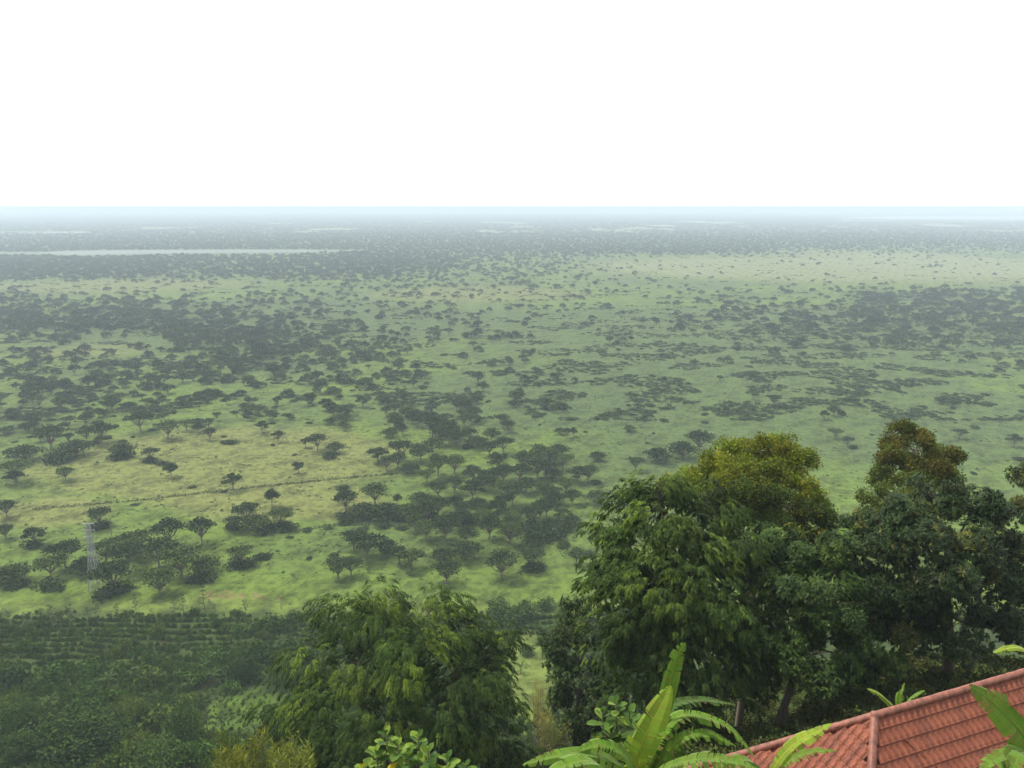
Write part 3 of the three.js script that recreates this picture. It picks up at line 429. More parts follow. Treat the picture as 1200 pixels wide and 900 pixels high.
bigTree({ name: 'edge_tree', seed: 208, label: 'yellow-green tree at the far end of the row beside the mango-like tree', foot: [at(1235, 800, 44).x, 44], girth: 0.22, fork: 0.2,
  boughs: [[1200, 562, 22, 46], [1225, 545, 30, 46], [1200, 600, 28, 45], [1235, 600, 40, 45], [1200, 645, 28, 44], [1240, 655, 44, 44], [1205, 695, 30, 43], [1255, 710, 44, 44], [1200, 740, 28, 43]],
  spray: 'rosette', leaf: 0.26, wid: 0.08, n: 9, density: 152, color: [0.04, 0.06, 0.014], youngColor: [0.09, 0.095, 0.018], young: 0.3, mat: MAT.leaf });

// ------------------------------------------------------------------ house with a tiled hip roof
{
  const { A, r, n, half, ridge, pitch } = HOUSE, base = V(A.x, A.y - 6.3, A.z), t = thing('house', base, 'house with a terracotta tiled hip roof below the lookout', 'house'), apex = V(0, 6.3, 0);
  const eaveY = 6.3 - half * pitch, pt = (s, w, lift = 0) => { const h = Math.max(Math.abs(w), s < 0 ? -s : 0, s > ridge ? s - ridge : 0); return V(0, 6.3 - h * pitch + lift, 0).addScaledVector(r, s).addScaledVector(n, w); };
  // deck under the tiles
  const poly = (name, rows, mat, parent) => { const g = new THREE.BufferGeometry(), P = rows.flatMap((p) => [p.x, p.y, p.z]), I = []; for (let k = 1; k + 1 < rows.length; k++) I.push(0, k, k + 1); g.setAttribute('position', new THREE.Float32BufferAttribute(P, 3)); g.setIndex(I); g.computeVertexNormals(); return mesh(name, g, mat, parent); };
  const e0 = -half, e1 = ridge + half, dk = -0.09;
  const roof = poly('roof', [pt(0, 0, dk), pt(e0, half, dk), pt(e1, half, dk), pt(ridge, 0, dk)], MAT.tile[2], t);
  poly('roof_deck', [pt(0, 0, dk), pt(e0, -half, dk), pt(e0, half, dk)], MAT.tile[2], roof);
  poly('roof_deck', [pt(ridge, 0, dk), pt(e1, -half, dk), pt(e0, -half, dk), pt(0, 0, dk)], MAT.tile[2], roof);
  poly('roof_deck', [pt(ridge, 0, dk), pt(e1, half, dk), pt(e1, -half, dk)], MAT.tile[2], roof);
  // tiles: each a rounded roll and pan with a thick lower lip
  const TW = 0.175, TL = 0.31, slopeL = Math.hypot(1, pitch), N = 8;
  const tileGeo = (() => {   // x across, z down the slope, y out of the slope
    const P = [], I = [], hgt = (u) => 0.004 + 0.03 * Math.pow(0.5 + 0.5 * Math.cos((u - 0.5) * 2 * Math.PI), 1.4);
    for (const [z, lift, thick] of [[0, 0, 0], [TL * 0.97, 0.024, 0], [TL * 0.97, 0.024, -0.024]]) for (let k = 0; k <= N; k++) { const u = k / N; P.push((u - 0.5) * TW, hgt(u) + lift + thick, z); }
    for (let j = 0; j < 2; j++) for (let k = 0; k < N; k++) { const a = j * (N + 1) + k; I.push(a, a + N + 1, a + 1, a + 1, a + N + 1, a + N + 2); }
    const g = new THREE.BufferGeometry(); g.setAttribute('position', new THREE.Float32BufferAttribute(P, 3)); g.setAttribute('uv', new THREE.Float32BufferAttribute(P.flatMap((_, k) => k % 3 ? [] : [P[k] * 3, P[k + 2] * 3]), 2)); g.setIndex(I); const f = g.toNonIndexed(); f.computeVertexNormals(); return f;
  })();
  const R = rng(55), hidden = [];
  function face(along, downhill, s0, s1, cut) { // along: unit vector; downhill: horizontal unit vector; cut(w): [from, to] along at horizontal distance w from the ridge
    const dn = downhill.clone().addScaledVector(V(0, 1, 0), -pitch).normalize(), up = along.clone().cross(dn).normalize(); if (up.y < 0) up.negate();
    const ax = dn.clone().cross(up).negate(), rows = Math.floor(half * slopeL / TL);
    for (let j = 0; j < rows; j++) {
      const sl = j * TL, w = sl / slopeL, wm = (sl + TL * 0.4) / slopeL, [a, b] = cut(wm);
      for (let s = Math.ceil(a / TW) * TW; s < b; s += TW) {
        const p = apex.clone().addScaledVector(along, s).addScaledVector(downhill, w).addScaledVector(V(0, 1, 0), -w * pitch).addScaledVector(up, -0.02 + 0.003 * R());
        const tl = (R() - 0.5) * 0.004, m = new THREE.Matrix4().makeBasis(ax.clone(), up, dn).multiply(new THREE.Matrix4().makeRotationY(tl)).setPosition(p);
        const world = p.clone().add(base), [u, v] = bearing(world.x, world.y, -world.z), seen = u > -10 && u < 1214 && v < 915 && v > 0 && up.clone().dot(V(0, EYE, 0).sub(world)) > 0;
        if (seen && counted < 300) { const k = mesh('roof_tile', tileGeo, MAT.tile[R() * 2.7 | 0], roof); k.applyMatrix4(m); counted++; } else hidden.push(tileGeo.clone().applyMatrix4(m));
      }
    }
  }
  let counted = 0;
  face(r, n, 0, ridge, (w) => [-w + 0.06, ridge + w]);
  face(n, r.clone().negate(), 0, 0, (w) => [-w + 0.06, w - 0.06]);
  face(r, n.clone().negate(), 0, ridge, (w) => [-w, ridge + w]);
  face(n, r, 0, 0, (w) => [-w, w]);
  const restTiles = mesh('tile_field', mergeGeometries(hidden), MAT.tile[0], roof); restTiles.userData.kind = 'stuff';
  // half-round caps on ridge and hips
  function caps(a, b) { const L = a.distanceTo(b), d = b.clone().sub(a).normalize(), k = Math.ceil(L / 0.9); for (let i = 0; i < k; i++) { const f = new Faces(), p = a.clone().lerp(b, i / k), q = a.clone().lerp(b, Math.min(1, (i + 1.04) / k)); f.tube([p, p.clone().addScaledVector(d, 0.03), q.clone().addScaledVector(d, -0.01), q], [0.088, 0.094, 0.088, 0.083], 14); const g = f.build(); g.setAttribute('uv', new THREE.Float32BufferAttribute(f.p.flatMap((_, m) => m % 3 ? [] : [f.p[m] * 2, f.p[m + 2] * 2]), 2)); mesh('ridge_cap', g, MAT.cap, roof); } }
  caps(pt(0, 0, -0.02), pt(ridge, 0, -0.02)); caps(pt(0, 0, -0.02), pt(e0, half, -0.02)); caps(pt(0, 0, -0.02), pt(e0, -half, -0.02)); caps(pt(ridge, 0, -0.02), pt(e1, half, -0.02)); caps(pt(ridge, 0, -0.02), pt(e1, -half, -0.02));
  const ball = new THREE.Mesh(new THREE.SphereGeometry(0.11, 14, 10), MAT.cap); ball.name = 'ridge_end'; ball.position.copy(pt(0, 0, -0.02)); ball.castShadow = ball.receiveShadow = true; roof.add(ball);
  // walls, eaves boards, door and windows on the downhill and near sides
  const box = (name, s0, s1, w0, w1, y0, y1, mat, parent) => { const g = new THREE.BoxGeometry(s1 - s0, y1 - y0, w1 - w0), m = mesh(name, g, mat, parent ?? t); m.applyMatrix4(new THREE.Matrix4().makeBasis(r, V(0, 1, 0), n).setPosition(V(0, (y0 + y1) / 2, 0).addScaledVector(r, (s0 + s1) / 2).addScaledVector(n, (w0 + w1) / 2))); return m; };
  const wi = half - 0.6, y1 = eaveY + 0.35;
  box('wall', -wi, ridge + wi, wi - 0.2, wi, -0.4, y1, MAT.plaster); box('wall', -wi, ridge + wi, -wi, -wi + 0.2, -0.4, y1, MAT.plaster); box('wall', -wi, -wi + 0.2, -wi + 0.2, wi - 0.2, -0.4, y1, MAT.plaster); box('wall', ridge + wi - 0.2, ridge + wi, -wi + 0.2, wi - 0.2, -0.4, y1, MAT.plaster);
  for (const w of [-half, half]) box('eaves_board', e0, e1, w - 0.02, w + 0.02, eaveY - 0.3, eaveY - 0.1, MAT.wood);
  for (const s of [e0, e1]) box('eaves_board', s - 0.02, s + 0.02, -half + 0.03, half - 0.03, eaveY - 0.3, eaveY - 0.1, MAT.wood);
  box('door', 3, 4, wi + 0.003, wi + 0.06, 0, 2.05, MAT.wood); for (const s of [0, 6]) box('window', s, s + 1.2, wi + 0.003, wi + 0.05, 0.95, 2.05, MAT.wood);
}

// ------------------------------------------------------------------ banana plants
function bananaLeaf(pts, wid, seed, color, tear = 0.35, roll = 0) {   // midrib through pts; torn into strips on both sides
  const R = rng(seed), curve = new THREE.CatmullRomCurve3(pts), n = 56, f = { p: [], n: [], c: [], i: [] }, L = curve.getLength();
  const push = (a, b, c, d, col) => { const k = f.p.length / 3, nn = b.clone().sub(a).cross(d.clone().sub(a)).normalize(); for (const q of [a, b, c, d]) { f.p.push(q.x, q.y, q.z); f.n.push(nn.x, nn.y, nn.z); f.c.push(...col); } f.i.push(k, k + 1, k + 2, k, k + 2, k + 3); };
  const stalk = 0.1, wAt = (t) => t < stalk ? 0.02 : wid * Math.pow(Math.sin(Math.PI * clamp(0.06 + 0.94 * (t - stalk) / (1 - stalk), 0, 1) ** 0.8), 0.62);
  for (const side of [-1, 1]) {
    let droop = 0.2 + 0.3 * R(), tone = 1, wob = 1, notch = 0;
    for (let k = 0; k < n; k++) {
      const t0 = stalk + (1 - stalk) * k / n, t1 = stalk + (1 - stalk) * (k + 1) / n, torn = R() < tear * 0.6, start = notch; notch = torn ? 0.3 + 0.6 * R() : 0;
      const strip = (t, cut) => { const p = curve.getPoint(clamp(t)), tan = curve.getTangent(clamp(t)), sd = tan.clone().cross(V(0, Math.cos(roll), Math.sin(roll))).normalize().multiplyScalar(side), up = sd.clone().cross(tan).multiplyScalar(side); if (up.y < 0) up.negate(); const w = wAt(t) * wob, step = L * (1 - stalk) / n; const m = p.clone().addScaledVector(sd, w * 0.28).addScaledVector(up, w * 0.05).addScaledVector(tan, w * 0.08 + cut * step * 0.35), e = p.clone().addScaledVector(sd, w * 0.5 * (1 - 0.25 * droop)).addScaledVector(tan, w * 0.2 + cut * step); e.y -= w * 0.28 * droop; return [p, m, e]; };
      if (start) { droop = 0.1 + 0.85 * R(); tone = 0.85 + 0.3 * R(); wob = 0.88 + 0.2 * R(); }
      const a = strip(t0, start), b = strip(t1, -notch), dry = torn && R() < 0.25, c1 = color.map((w) => w * tone * (0.86 + 0.28 * R()));
      push(a[0], a[1], b[1], b[0], c1); push(a[1], a[2], b[2], b[1], dry ? [0.22, 0.17, 0.06] : c1);
    }
  }
  const rib = new Faces(), rp = [], rr = []; for (let k = 0; k <= 12; k++) { const p = curve.getPoint(k / 12); p.y -= 0.008; rp.push(p); rr.push(lerp(0.026, 0.005, Math.pow(k / 12, 0.6)) * Math.max(1, L / 2)); }
  rib.tube(rp, rr, 6, color[0] * 1.7, color[1] * 1.35, color[2] * 1.6);
  const g = new THREE.BufferGeometry(); g.setAttribute('position', new THREE.Float32BufferAttribute([...f.p, ...rib.p], 3)); g.setAttribute('normal', new THREE.Float32BufferAttribute([...f.n, ...rib.n], 3)); g.setAttribute('color', new THREE.Float32BufferAttribute([...f.c, ...rib.c], 3)); const k0 = f.p.length / 3; g.setIndex([...f.i, ...rib.i.map((k) => k + k0)]); return g;
}
const BAN = [0.12, 0.215, 0.022], BAND = [0.06, 0.115, 0.018], BANY = [0.21, 0.3, 0.026];
// leaves: [[u, v, d] ... from the crown to the tip], width, tear, colour
function bananaPlant(name, crownAt, foot, leaves, label, seed) {
  const c = at(...crownAt), gy = ground(foot[0], foot[1]), base = V(foot[0], gy, -foot[1]), t = thing(name, base, label, 'banana plant', 'banana plants around the lookout'), top = c.clone().sub(base);
  const f = new Faces(); f.tube(bend(V(0, -0.3, 0), top, 0, 4), [0.15, 0.13, 0.115, 0.1, 0.06], 9); mesh('stem', f.build(), MAT.bananaStem, t);
  leaves.forEach(([path, w, tear, col, roll], k) => { const pts = [top.clone().add(V(0, -0.05, 0)), ...path.map((q) => at(...q).sub(base))]; mesh('leaf', bananaLeaf(pts, w, seed + k * 7, col, tear, roll ?? 0), MAT.banana, t); });
}
bananaPlant('banana_plant', [748, 930, 10.2], [at(748, 930, 10.2).x - 0.1, 10.2], [
  [[[745, 900, 10.2], [752, 872, 10.2], [768, 838, 10.3], [786, 803, 10.5]], 0.54, 0.3, BANY, 0.9],
  [[[762, 870, 10.4], [778, 828, 10.6], [788, 790, 10.7], [795, 766, 10.7], [803, 753, 10.7]], 0.3, 0.35, BAN, 0.9],
  [[[770, 870, 10.3], [800, 838, 10.6], [850, 850, 10.5], [884, 886, 10.3]], 0.32, 0.5, BAN],
  [[[765, 860, 10.5], [790, 826, 11], [825, 820, 11.2], [862, 826, 11.3]], 0.36, 0.95, BAND],
  [[[765, 875, 10.4], [778, 845, 10.9], [792, 862, 11], [798, 894, 10.8]], 0.42, 0.75, BAND],
  [[[735, 905, 10], [700, 884, 9.8], [655, 884, 9.6], [612, 896, 9.5]], 0.42, 0.5, BAN],
  [[[770, 905, 10], [815, 890, 9.8], [850, 890, 9.7], [890, 902, 9.6]], 0.4, 0.7, BAN],
  [[[722, 915, 9.6], [690, 892, 9.2], [660, 898, 9], [630, 915, 8.9]], 0.42, 0.5, BAN],
  [[[745, 880, 10.8], [735, 856, 11.2], [720, 862, 11.4], [708, 884, 11.3]], 0.34, 0.5, BAND],
  [[[742, 905, 10.1], [728, 880, 9.9], [700, 872, 9.8], [672, 882, 9.7]], 0.3, 0.6, BAN, 0.4],
  [[[775, 890, 10.3], [800, 864, 10.4], [830, 860, 10.4], [862, 874, 10.3]], 0.28, 0.75, BAN, 0.4],
], 'banana plant with one tall glowing yellow-green leaf and drooping torn leaves', 301);
bananaPlant('banana_plant', [905, 935, 11], [at(905, 935, 11).x, 11], [
  [[[908, 900, 11], [930, 872, 11.1], [955, 858, 11.2], [974, 848, 11.2]], 0.34, 0.45, BANY],
  [[[910, 910, 11], [930, 888, 10.9], [955, 880, 10.9], [980, 880, 10.8]], 0.26, 0.85, BAN],
  [[[895, 915, 11], [880, 892, 10.8], [860, 890, 10.7], [838, 900, 10.6]], 0.3, 0.4, BAN],
], 'banana plant leaning bright ragged leaves over the hip corner of the roof', 331);
bananaPlant('banana_plant', [1215, 900, 8.6], [at(1215, 900, 8.6).x + 0.2, 8.4], [
  [[[1206, 872, 8.7], [1190, 850, 8.7], [1165, 824, 8.7], [1136, 802, 8.6]], 0.46, 0.2, BAN, 1.0],
  [[[1200, 880, 8.6], [1180, 884, 8.4], [1165, 890, 8.3], [1150, 905, 8.2]], 0.34, 0.7, BAN],
  [[[1222, 870, 8.7], [1230, 840, 8.8], [1250, 820, 8.9], [1275, 830, 9]], 0.4, 0.4, BAN],
  [[[1205, 890, 8.5], [1195, 886, 8.3], [1188, 900, 8.2], [1180, 925, 8.1]], 0.34, 0.5, BAN],
], 'banana plant holding one wide entire leaf across the roof slope', 351);
bananaPlant('banana_plant', [1053, 842, 22], [at(1053, 846, 22).x, 22], [
  [[[1050, 832, 22], [1040, 822, 22], [1028, 812, 22], [1016, 807, 22]], 0.42, 0.2, BANY],
  [[[1054, 825, 22.1], [1055, 815, 22.2], [1058, 806, 22.2], [1060, 800, 22.2]], 0.3, 0.2, BAN],
  [[[1058, 830, 21.9], [1066, 820, 21.8], [1075, 813, 21.7], [1084, 809, 21.6]], 0.36, 0.25, BAN],
], 'small banana plant with three leaves peeping over the roof ridge', 371);
bananaPlant('banana_plant', [1232, 800, 16], [at(1232, 800, 16).x, 16], [
  [[[1222, 782, 16], [1208, 766, 15.9], [1188, 758, 15.8], [1164, 765, 15.7]], 0.36, 0.2, BANY],
  [[[1240, 780, 16], [1252, 760, 16], [1270, 752, 16], [1290, 760, 16]], 0.36, 0.3, BAN],
  [[[1234, 775, 16.1], [1238, 750, 16.3], [1244, 730, 16.4], [1248, 712, 16.4]], 0.36, 0.3, BAN],
], 'banana plant reaching one arched pale leaf in above the roof end', 391);

// ------------------------------------------------------------------ broad-leaved garden shrubs, every leaf its own
const padLeaf = (() => { // obovate leaf 1 long, folded a little along its rib, tip bent down
  const P = [], I = [], prof = [[0, 0.02], [0.15, 0.09], [0.35, 0.2], [0.6, 0.27], [0.8, 0.23], [0.93, 0.12], [1, 0.01]];
  prof.forEach(([z, w]) => { const b = -0.28 * z * z; P.push(-w, b + w * 0.28, z, -w * 0.5, b + w * 0.1, z, 0, b, z, w * 0.5, b + w * 0.1, z, w, b + w * 0.28, z); });
  for (let j = 0; j + 1 < prof.length; j++) for (let k = 0; k < 4; k++) { const a = j * 5 + k; I.push(a, a + 5, a + 1, a + 1, a + 5, a + 6); }
  const g = new THREE.BufferGeometry(); g.setAttribute('position', new THREE.Float32BufferAttribute(P, 3)); g.setIndex(I); g.computeVertexNormals(); return g;
})();
const padMats = [[0.045, 0.1, 0.014], [0.075, 0.15, 0.018], [0.16, 0.25, 0.03], [0.4, 0.34, 0.02]].map((c) => new THREE.MeshPhysicalMaterial({ name: 'shrub_leaf', color: new THREE.Color(...c), roughness: 0.78, transmission: 0.35, specularIntensity: 0.3 }));
function padShrub(name, foot, tips, size, label, seed, bright) {
  const R = rng(seed), base = V(foot[0], ground(foot[0], foot[1]), -foot[1]), t = thing(name, base, label, 'shrub');
  for (const [u, v, d, n] of tips) {
    const e = at(u, v, d).sub(base), f = new Faces(), p = bend(V((R() - 0.5) * 0.2, -0.2, (R() - 0.5) * 0.2), e, -0.15, 5); f.tube(p, [0.035, 0.03, 0.026, 0.02, 0.016, 0.008], 6); mesh('stem', f.build(), MAT.paleBark, t);
    for (let k = 0; k < n; k++) {
      const l = mesh('leaf', padLeaf, padMats[R() < bright ? (R() < 0.12 ? 3 : 2) : R() < 0.5 ? 1 : 0], t), a = k * 2.4 + R() * 0.6, q = k / n, tilt = lerp(1.15, -0.35, q) + (R() - 0.5) * 0.3;
      l.position.copy(e).add(V(0, -q * size * 1.5, 0)); l.rotation.set(-tilt, a, 0, 'YXZ'); const s = size * (0.7 + 0.5 * R()) * (0.65 + 0.5 * q); l.scale.set(s * 1.15, s, s);
    }
  }
}
padShrub('broad_leaf_shrub', [at(725, 920, 11.4).x, 11.4], [[722, 822, 11.4, 12], [706, 835, 11.5, 12], [738, 836, 11.5, 12], [716, 858, 11.2, 12], [735, 870, 11.1, 12], [700, 866, 11.3, 10], [748, 850, 11.6, 9], [690, 890, 11.2, 10], [722, 890, 11, 10]], 0.27, 'shrub of big paddle leaves with a yellow one on top, beside the tall banana leaf', 411, 0.14);
padShrub('glossy_garden_shrub', [at(490, 930, 9).x, 9], [[452, 860, 9, 13], [466, 872, 8.9, 12], [490, 864, 9, 13], [502, 880, 8.8, 12], [478, 885, 8.8, 12], [440, 880, 9, 11], [524, 888, 8.8, 13], [545, 897, 8.8, 11], [425, 900, 8.9, 11], [505, 900, 8.6, 11]], 0.21, 'light green garden shrub with curled leaves in front of the feathery tree', 431, 0.5);

// ------------------------------------------------------------------ hillside plantation
const HR = rng(501);
const shrubKinds = [
  { name: 'shrub', geo: bushShape(61, 900, 0.15, 0.95, [0.052, 0.102, 0.015], 11), label: 'mid green leafy shrub in the hillside plantation' },
  { name: 'shrub', geo: bushShape(62, 900, 0.16, 0.85, [0.085, 0.125, 0.02], 9), label: 'yellowish green shrub in the hillside plantation' },
  { name: 'shrub', geo: bushShape(63, 1000, 0.13, 1.1, [0.034, 0.07, 0.012], 12), label: 'dark green dense shrub in the hillside plantation' },
].map((k) => { const m = new THREE.Mesh(k.geo, MAT.acacia); m.castShadow = m.receiveShadow = true; m.name = 'shrub'; m.userData = { label: k.label, category: 'shrub', group: 'shrubs of the hillside plantation', base: 'shrub' }; return m; });
const largeShrubs = [[67, 0.95, [0.05, 0.092, 0.016]], [68, 0.85, [0.085, 0.12, 0.02]], [69, 1.0, [0.036, 0.068, 0.014]]].map(([seed, fl, c], k) => { const m = shrubKinds[k].clone(); m.geometry = bushShape(seed, 6000, 0.055, fl, c, 16); return m; });
// a point on the slope seen at bearing u, v
function onSlope(u, v) { let d = 90; for (; d < 230; d += 0.5) { const p = at(u, v, d); if (p.y <= ground(p.x, d)) break; } const p = at(u, v, d); return V(p.x, ground(p.x, d), -d); }
const span = (p) => (-p.z * CP + (EYE - p.y) * SP) / FOCAL;   // metres per picture unit there
const slopeShrubs = [[90, 885, 130, 0.62, 2, 'largest dark domed shrub of the hillside plantation'], [25, 850, 60, 0.8, 0], [215, 868, 62, 1.05, 0, 'tall rounded shrub with pale leaf tips beside the bright green clearing'], [185, 905, 90, 0.6, 0], [285, 800, 46, 1.15, 2, 'round dark shrub tree standing over the bright green clearing'], [305, 775, 40, 0.9, 2], [270, 812, 30, 0.7, 0], [150, 840, 50, 0.8, 1], [60, 800, 40, 0.8, 0], [335, 800, 50, 0.8, 0], [345, 770, 40, 0.8, 2], [110, 790, 34, 0.9, 0], [175, 800, 36, 0.9, 1], [230, 800, 34, 0.9, 0], [10, 890, 70, 0.6, 2], [250, 775, 34, 0.8, 0], [320, 740, 40, 0.7, 2], [345, 730, 30, 0.7, 2], [600, 735, 40, 0.8, 2], [615, 725, 40, 0.7, 2], [585, 720, 36, 0.7, 2], [640, 715, 30, 0.7, 2], [618, 768, 22, 1.0, 0], [155, 880, 50, .8, 1], [240, 895, 40, .9, 0]];
const shrubLabel = (k, u, v) => ['mid green leafy shrub', 'yellowish green shrub', 'dark green dense shrub'][k] + (u > 560 ? ' in the gap between the hillside trees' : v < 755 ? ' along the edge of the plantation that borders the plain' : u > 230 ? ' around the bright green clearing by the feathery tree' : v < 815 ? ' in the middle of the hillside plantation' : ' in the thick upper part of the hillside plantation');
for (const [u, v, w, h, k, label] of slopeShrubs) { const p = onSlope(u, v), s = w / 2 * span(p); copyOf((w > 45 ? largeShrubs : shrubKinds)[k], p, HR() * 6.28, [s, s * h * 1.2, s], label ?? shrubLabel(k, u, v)); }
for (let k = 0; k < 215; k++) { const u = -10 + HR() * 400, v = 722 + HR() * 185, p = onSlope(u, v); if (v > 800 && v < 862 && u > 238 && u < 330) continue; const s = (0.9 + 1.9 * HR() * HR()) * (1 + 0.5 * smooth(740, 860, v)); const kk = HR() * 3 | 0; copyOf(shrubKinds[kk], p, HR() * 6.28, [s, s * (0.8 + 0.7 * HR()), s], shrubLabel(kk, u, v)); }
{ // low crop plants and weeds carpeting the slope
  const crop = [], weeds = [];
  for (let k = 0; k < 26000; k++) { const d = 96 + HR() * 104, x = -150 + HR() * 185, [u, v] = bearing(x, ground(x, d), d); if (fbm(x / 16, d / 16, 3) < -0.5) continue; if (d > 193 + 6 * noise(x / 15, 9)) continue; if (Math.hypot((x - 4) / 7, (d - 158) / 26) < 0.9) continue; const s = (0.45 + 0.75 * HR() * HR()) * (v > 800 && v < 862 && u > 236 && u < 335 ? 0.45 : 1), row = 0; const lane = d > 164 && fbm(x / 40 + 3, d / 60, 2) > -0.25, dl = lane ? Math.round(d / 3.4) * 3.4 + (HR() - 0.5) * 0.5 : d; crop.push({ x: Math.round(x / 1.7) * 1.7 + (HR() - 0.5) * 0.9, d: dl, y: ground(x, d) - 0.1, sx: s, sy: s * (0.8 + 0.7 * HR()) }); }
  for (let k = 0; k < 9000; k++) { const d = 12 + Math.sqrt(HR()) * 95, x = -0.3 * d - 20 + HR() * (1.1 * d + 40); const q = V(x, 0, -d).sub(HOUSE.A), a = q.dot(HOUSE.r), b = q.dot(HOUSE.n); if (a > -4.5 && a < 14 && Math.abs(b) < 4.5) continue; if (d < 16 && x < 7) continue; const s = 0.35 + 0.6 * HR() * HR() + (d > 50 ? 0.5 : 0); weeds.push({ x, d, y: ground(x, d) - 0.08, sx: s, sy: s * (0.6 + 0.6 * HR()) }); }
  for (let k = 0; k < 9000; k++) { const d = 17 + HR() * 40, x = 4 + HR() * 42; const q = V(x, 0, -d).sub(HOUSE.A), a = q.dot(HOUSE.r), b = q.dot(HOUSE.n); if (a > -4.6 && a < 14 && Math.abs(b) < 4.6) continue; if (fbm(x / 5, d / 5, 3) < -0.25) continue; const s = 0.3 + 0.8 * HR() * HR(); weeds.push({ x, d, y: ground(x, d) - 0.08, sx: s, sy: s * (0.6 + 0.6 * HR()) }); }
  instanced('crop_plants', bushShape(64, 260, 0.22, 1.0, [0.046, 0.09, 0.013], 5), MAT.acacia, crop, 'low leafy crop plants carpeting the hillside', () => { const t = 0.7 + 0.6 * HR(); return [t * (0.8 + 0.5 * HR()), t, t * (0.85 + 0.3 * HR())]; });
  instanced('undergrowth', bushShape(65, 260, 0.2, 0.9, [0.05, 0.066, 0.016], 5), MAT.acacia, weeds, 'olive undergrowth below the trees and round the house', () => { const t = 0.7 + 0.6 * HR(); return [t * (0.85 + 0.4 * HR()), t, t]; });
}
// small bananas, thin saplings
const youngBanana = (() => { const t = new THREE.Group(); t.userData = { label: 'young banana plant with arching leaves in the hillside plantation', category: 'banana plant', group: 'young banana plants of the hillside', base: 'young_banana_plant' }; const f = new Faces(); f.tube([V(0, -0.3, 0), V(0, 1.6, 0)], [0.14, 0.09], 7); mesh('stem', f.build(), MAT.bananaStem, t); const R = rng(77); for (let k = 0; k < 7; k++) { const a = k * 2.4, l = 1.7 + 0.6 * R(), up = 0.5 + 1.1 * R(), c = Math.cos(a), s = Math.sin(a); mesh('leaf', bananaLeaf([V(0, 1.5, 0), V(c * l * 0.3, 1.5 + up * 0.8, s * l * 0.3), V(c * l * 0.7, 1.5 + up, s * l * 0.7), V(c * l, 1.5 + up * 0.55, s * l)], 0.55, 700 + k, [0.055, 0.1, 0.02], 0.4), MAT.leaf, t); } return t; })();
for (const [u, v] of [[135, 792], [165, 794], [240, 786], [128, 806], [250, 800], [330, 760], [290, 745], [222, 812], [275, 762], [60, 832], [640, 745], [610, 790], [260, 856], [300, 865]]) { const s = 0.7 + 0.4 * HR(); copyOf(youngBanana, onSlope(u, v), HR() * 6.28, [s, s, s]); }
const sapling = [81, 82, 83].map((seed) => { const R = rng(seed), t = new THREE.Group(), w = new Faces(), f = new Faces(); t.userData = { label: 'thin upright sapling at the lower edge of the plantation', category: 'tree', group: 'saplings along the plantation edge', base: 'sapling' }; w.tube([V(0, -0.3, 0), V(0.1, 3, 0), V(0, 5.6, 0.1)], [0.09, 0.06, 0.015], 5); for (let k = 0; k < 13; k++) { const y = 1.2 + k * 0.34, a = k * 2.4, l = (1.15 - 0.06 * k) * (0.7 + 0.6 * R()), e = V(Math.cos(a) * l, y + 0.35 * l, Math.sin(a) * l); w.tube([V(0.05, y, 0), e], [0.025, 0.008], 4); for (let q = 0; q < 16; q++) { const p = V(0, y, 0).lerp(e, 0.35 + 0.75 * R()), d = unit(R), s = perp(d, R), m = 0.7 + 0.6 * R(); f.leaf(p.x + (R() - 0.5) * 0.4, p.y + (R() - 0.5) * 0.4, p.z + (R() - 0.5) * 0.4, ...d, ...s, 0.3, 0.16, 0.07 * m, 0.1 * m, 0.034 * m); } } mesh('trunk', w.build(), MAT.paleBark, t); mesh('crown', f.build(), MAT.acacia, t); return t; });
for (const [u, v, h] of [[12, 738, 22], [30, 740, 22], [62, 736, 28], [72, 737, 22], [83, 738, 30], [104, 730, 18], [116, 732, 24], [138, 728, 20], [160, 720, 24], [178, 728, 14], [205, 722, 22], [216, 722, 26], [240, 716, 30], [252, 722, 14], [288, 720, 18], [330, 716, 10], [243, 856, 38], [262, 852, 30], [312, 850, 24], [50, 728, 16]]) { const p = onSlope(u, v), s = h * span(p) / 5.2; copyOf(sapling[HR() * 3 | 0], p, HR() * 6.28, [s * (0.8 + 0.5 * HR()), s, s * (0.8 + 0.5 * HR())]); }
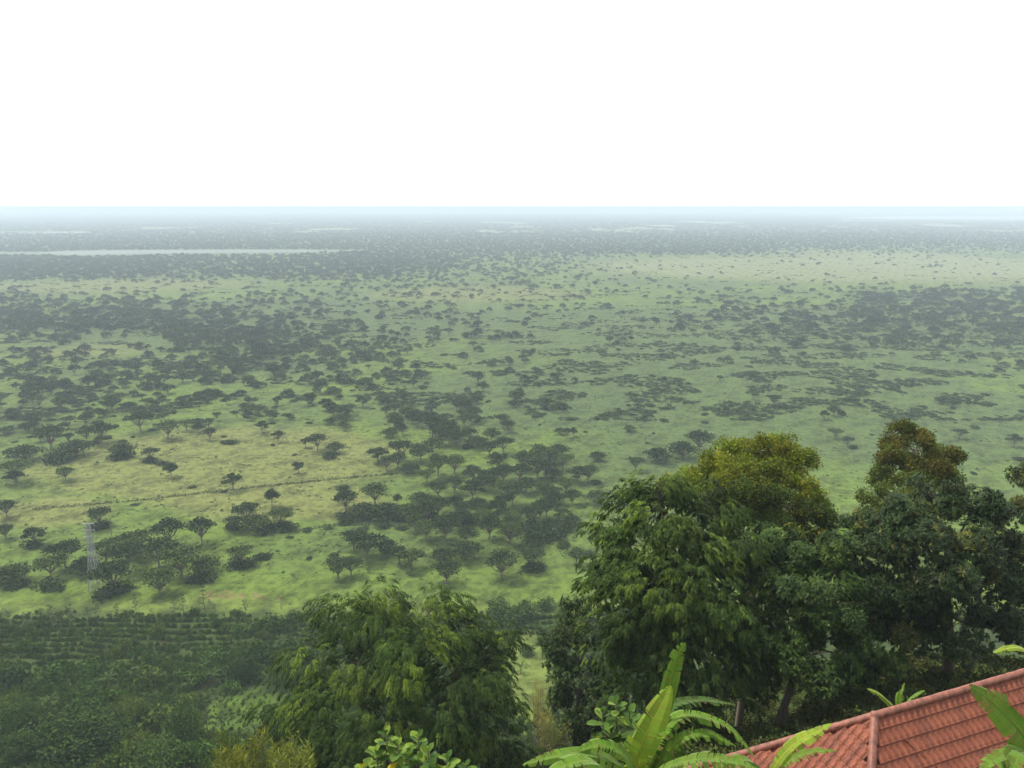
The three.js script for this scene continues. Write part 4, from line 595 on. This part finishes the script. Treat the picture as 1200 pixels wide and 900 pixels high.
// bright willowy shrubs low on the near slope
function reedShrub(name, u, v, d, w, h, col, label, seed, n = 900, cat = 'shrub') {
  const R = rng(seed), c = at(u, v, d), base = V(c.x, ground(c.x, d), -d), t = thing(name, base, label, cat), f = new Faces(), st = new Faces(), top = c.y - base.y, sp = (d * CP + (EYE - c.y) * SP) / FOCAL, W = w / 2 * sp, Hh = h * sp;
  for (let k = 0; k < 26; k++) { const a = R() * 6.28, q = Math.sqrt(R()) * W, e = V(Math.cos(a) * q, top - Hh * 0.5 * R(), Math.sin(a) * q * 0.7), b = V(e.x * 0.35, -0.2, e.z * 0.35); st.tube([b, b.clone().lerp(e, 0.6).add(V(0, 0.2, 0)), e], [0.03, 0.02, 0.006], 4);
    for (let j = 0; j < n / 26; j++) { const s = 1 - Math.pow(R(), 1.3) * Math.min(1, Hh / Math.max(1, top)), p = b.clone().lerp(e, s), g = R() * 6.28; let dx = Math.cos(g) * 0.8, dy = 0.5 + 0.5 * R(), dz = Math.sin(g) * 0.8; const m = Math.hypot(dx, dy, dz), dir = [dx / m, dy / m, dz / m], sd = perp(dir, R), tn = 0.7 + 0.6 * R(); f.leaf(p.x + (R() - 0.5) * 0.3, p.y + (R() - 0.5) * 0.3, p.z + (R() - 0.5) * 0.3, ...dir, ...sd, 0.2 + 0.16 * R(), 0.05, col[0] * tn, col[1] * tn, col[2] * tn, 0.04); } }
  mesh('stem', st.build(), MAT.paleBark, t); mesh('foliage', f.build(), MAT.leaf, t);
}
reedShrub('willowy_shrub', 300, 876, 26, 120, 60, [0.17, 0.19, 0.025], 'golden-green willowy shrub at the foot of the feathery tree', 601, 2600);
reedShrub('willowy_shrub', 265, 868, 30, 80, 60, [0.1, 0.14, 0.022], 'olive willowy shrub behind the golden-green one', 602, 1600);
reedShrub('willowy_shrub', 345, 884, 25, 50, 40, [0.18, 0.22, 0.035], 'pale green willowy shrub against the dark feathery tree', 603, 1000);
reedShrub('willowy_shrub', 655, 846, 42, 36, 50, [0.19, 0.22, 0.06], 'pale upright shrub in the gap beside the slim dark tree', 604, 1100);
reedShrub('tall_grass', 632, 795, 70, 20, 60, [0.3, 0.29, 0.06], 'strip of yellow tall grass in the gap between the trees', 605, 1300, 'grass');
reedShrub('tall_grass', 640, 832, 60, 22, 50, [0.29, 0.28, 0.06], 'clump of yellow tall grass above the pale upright shrub', 606, 1200, 'grass');

renderer.render(scene, camera);
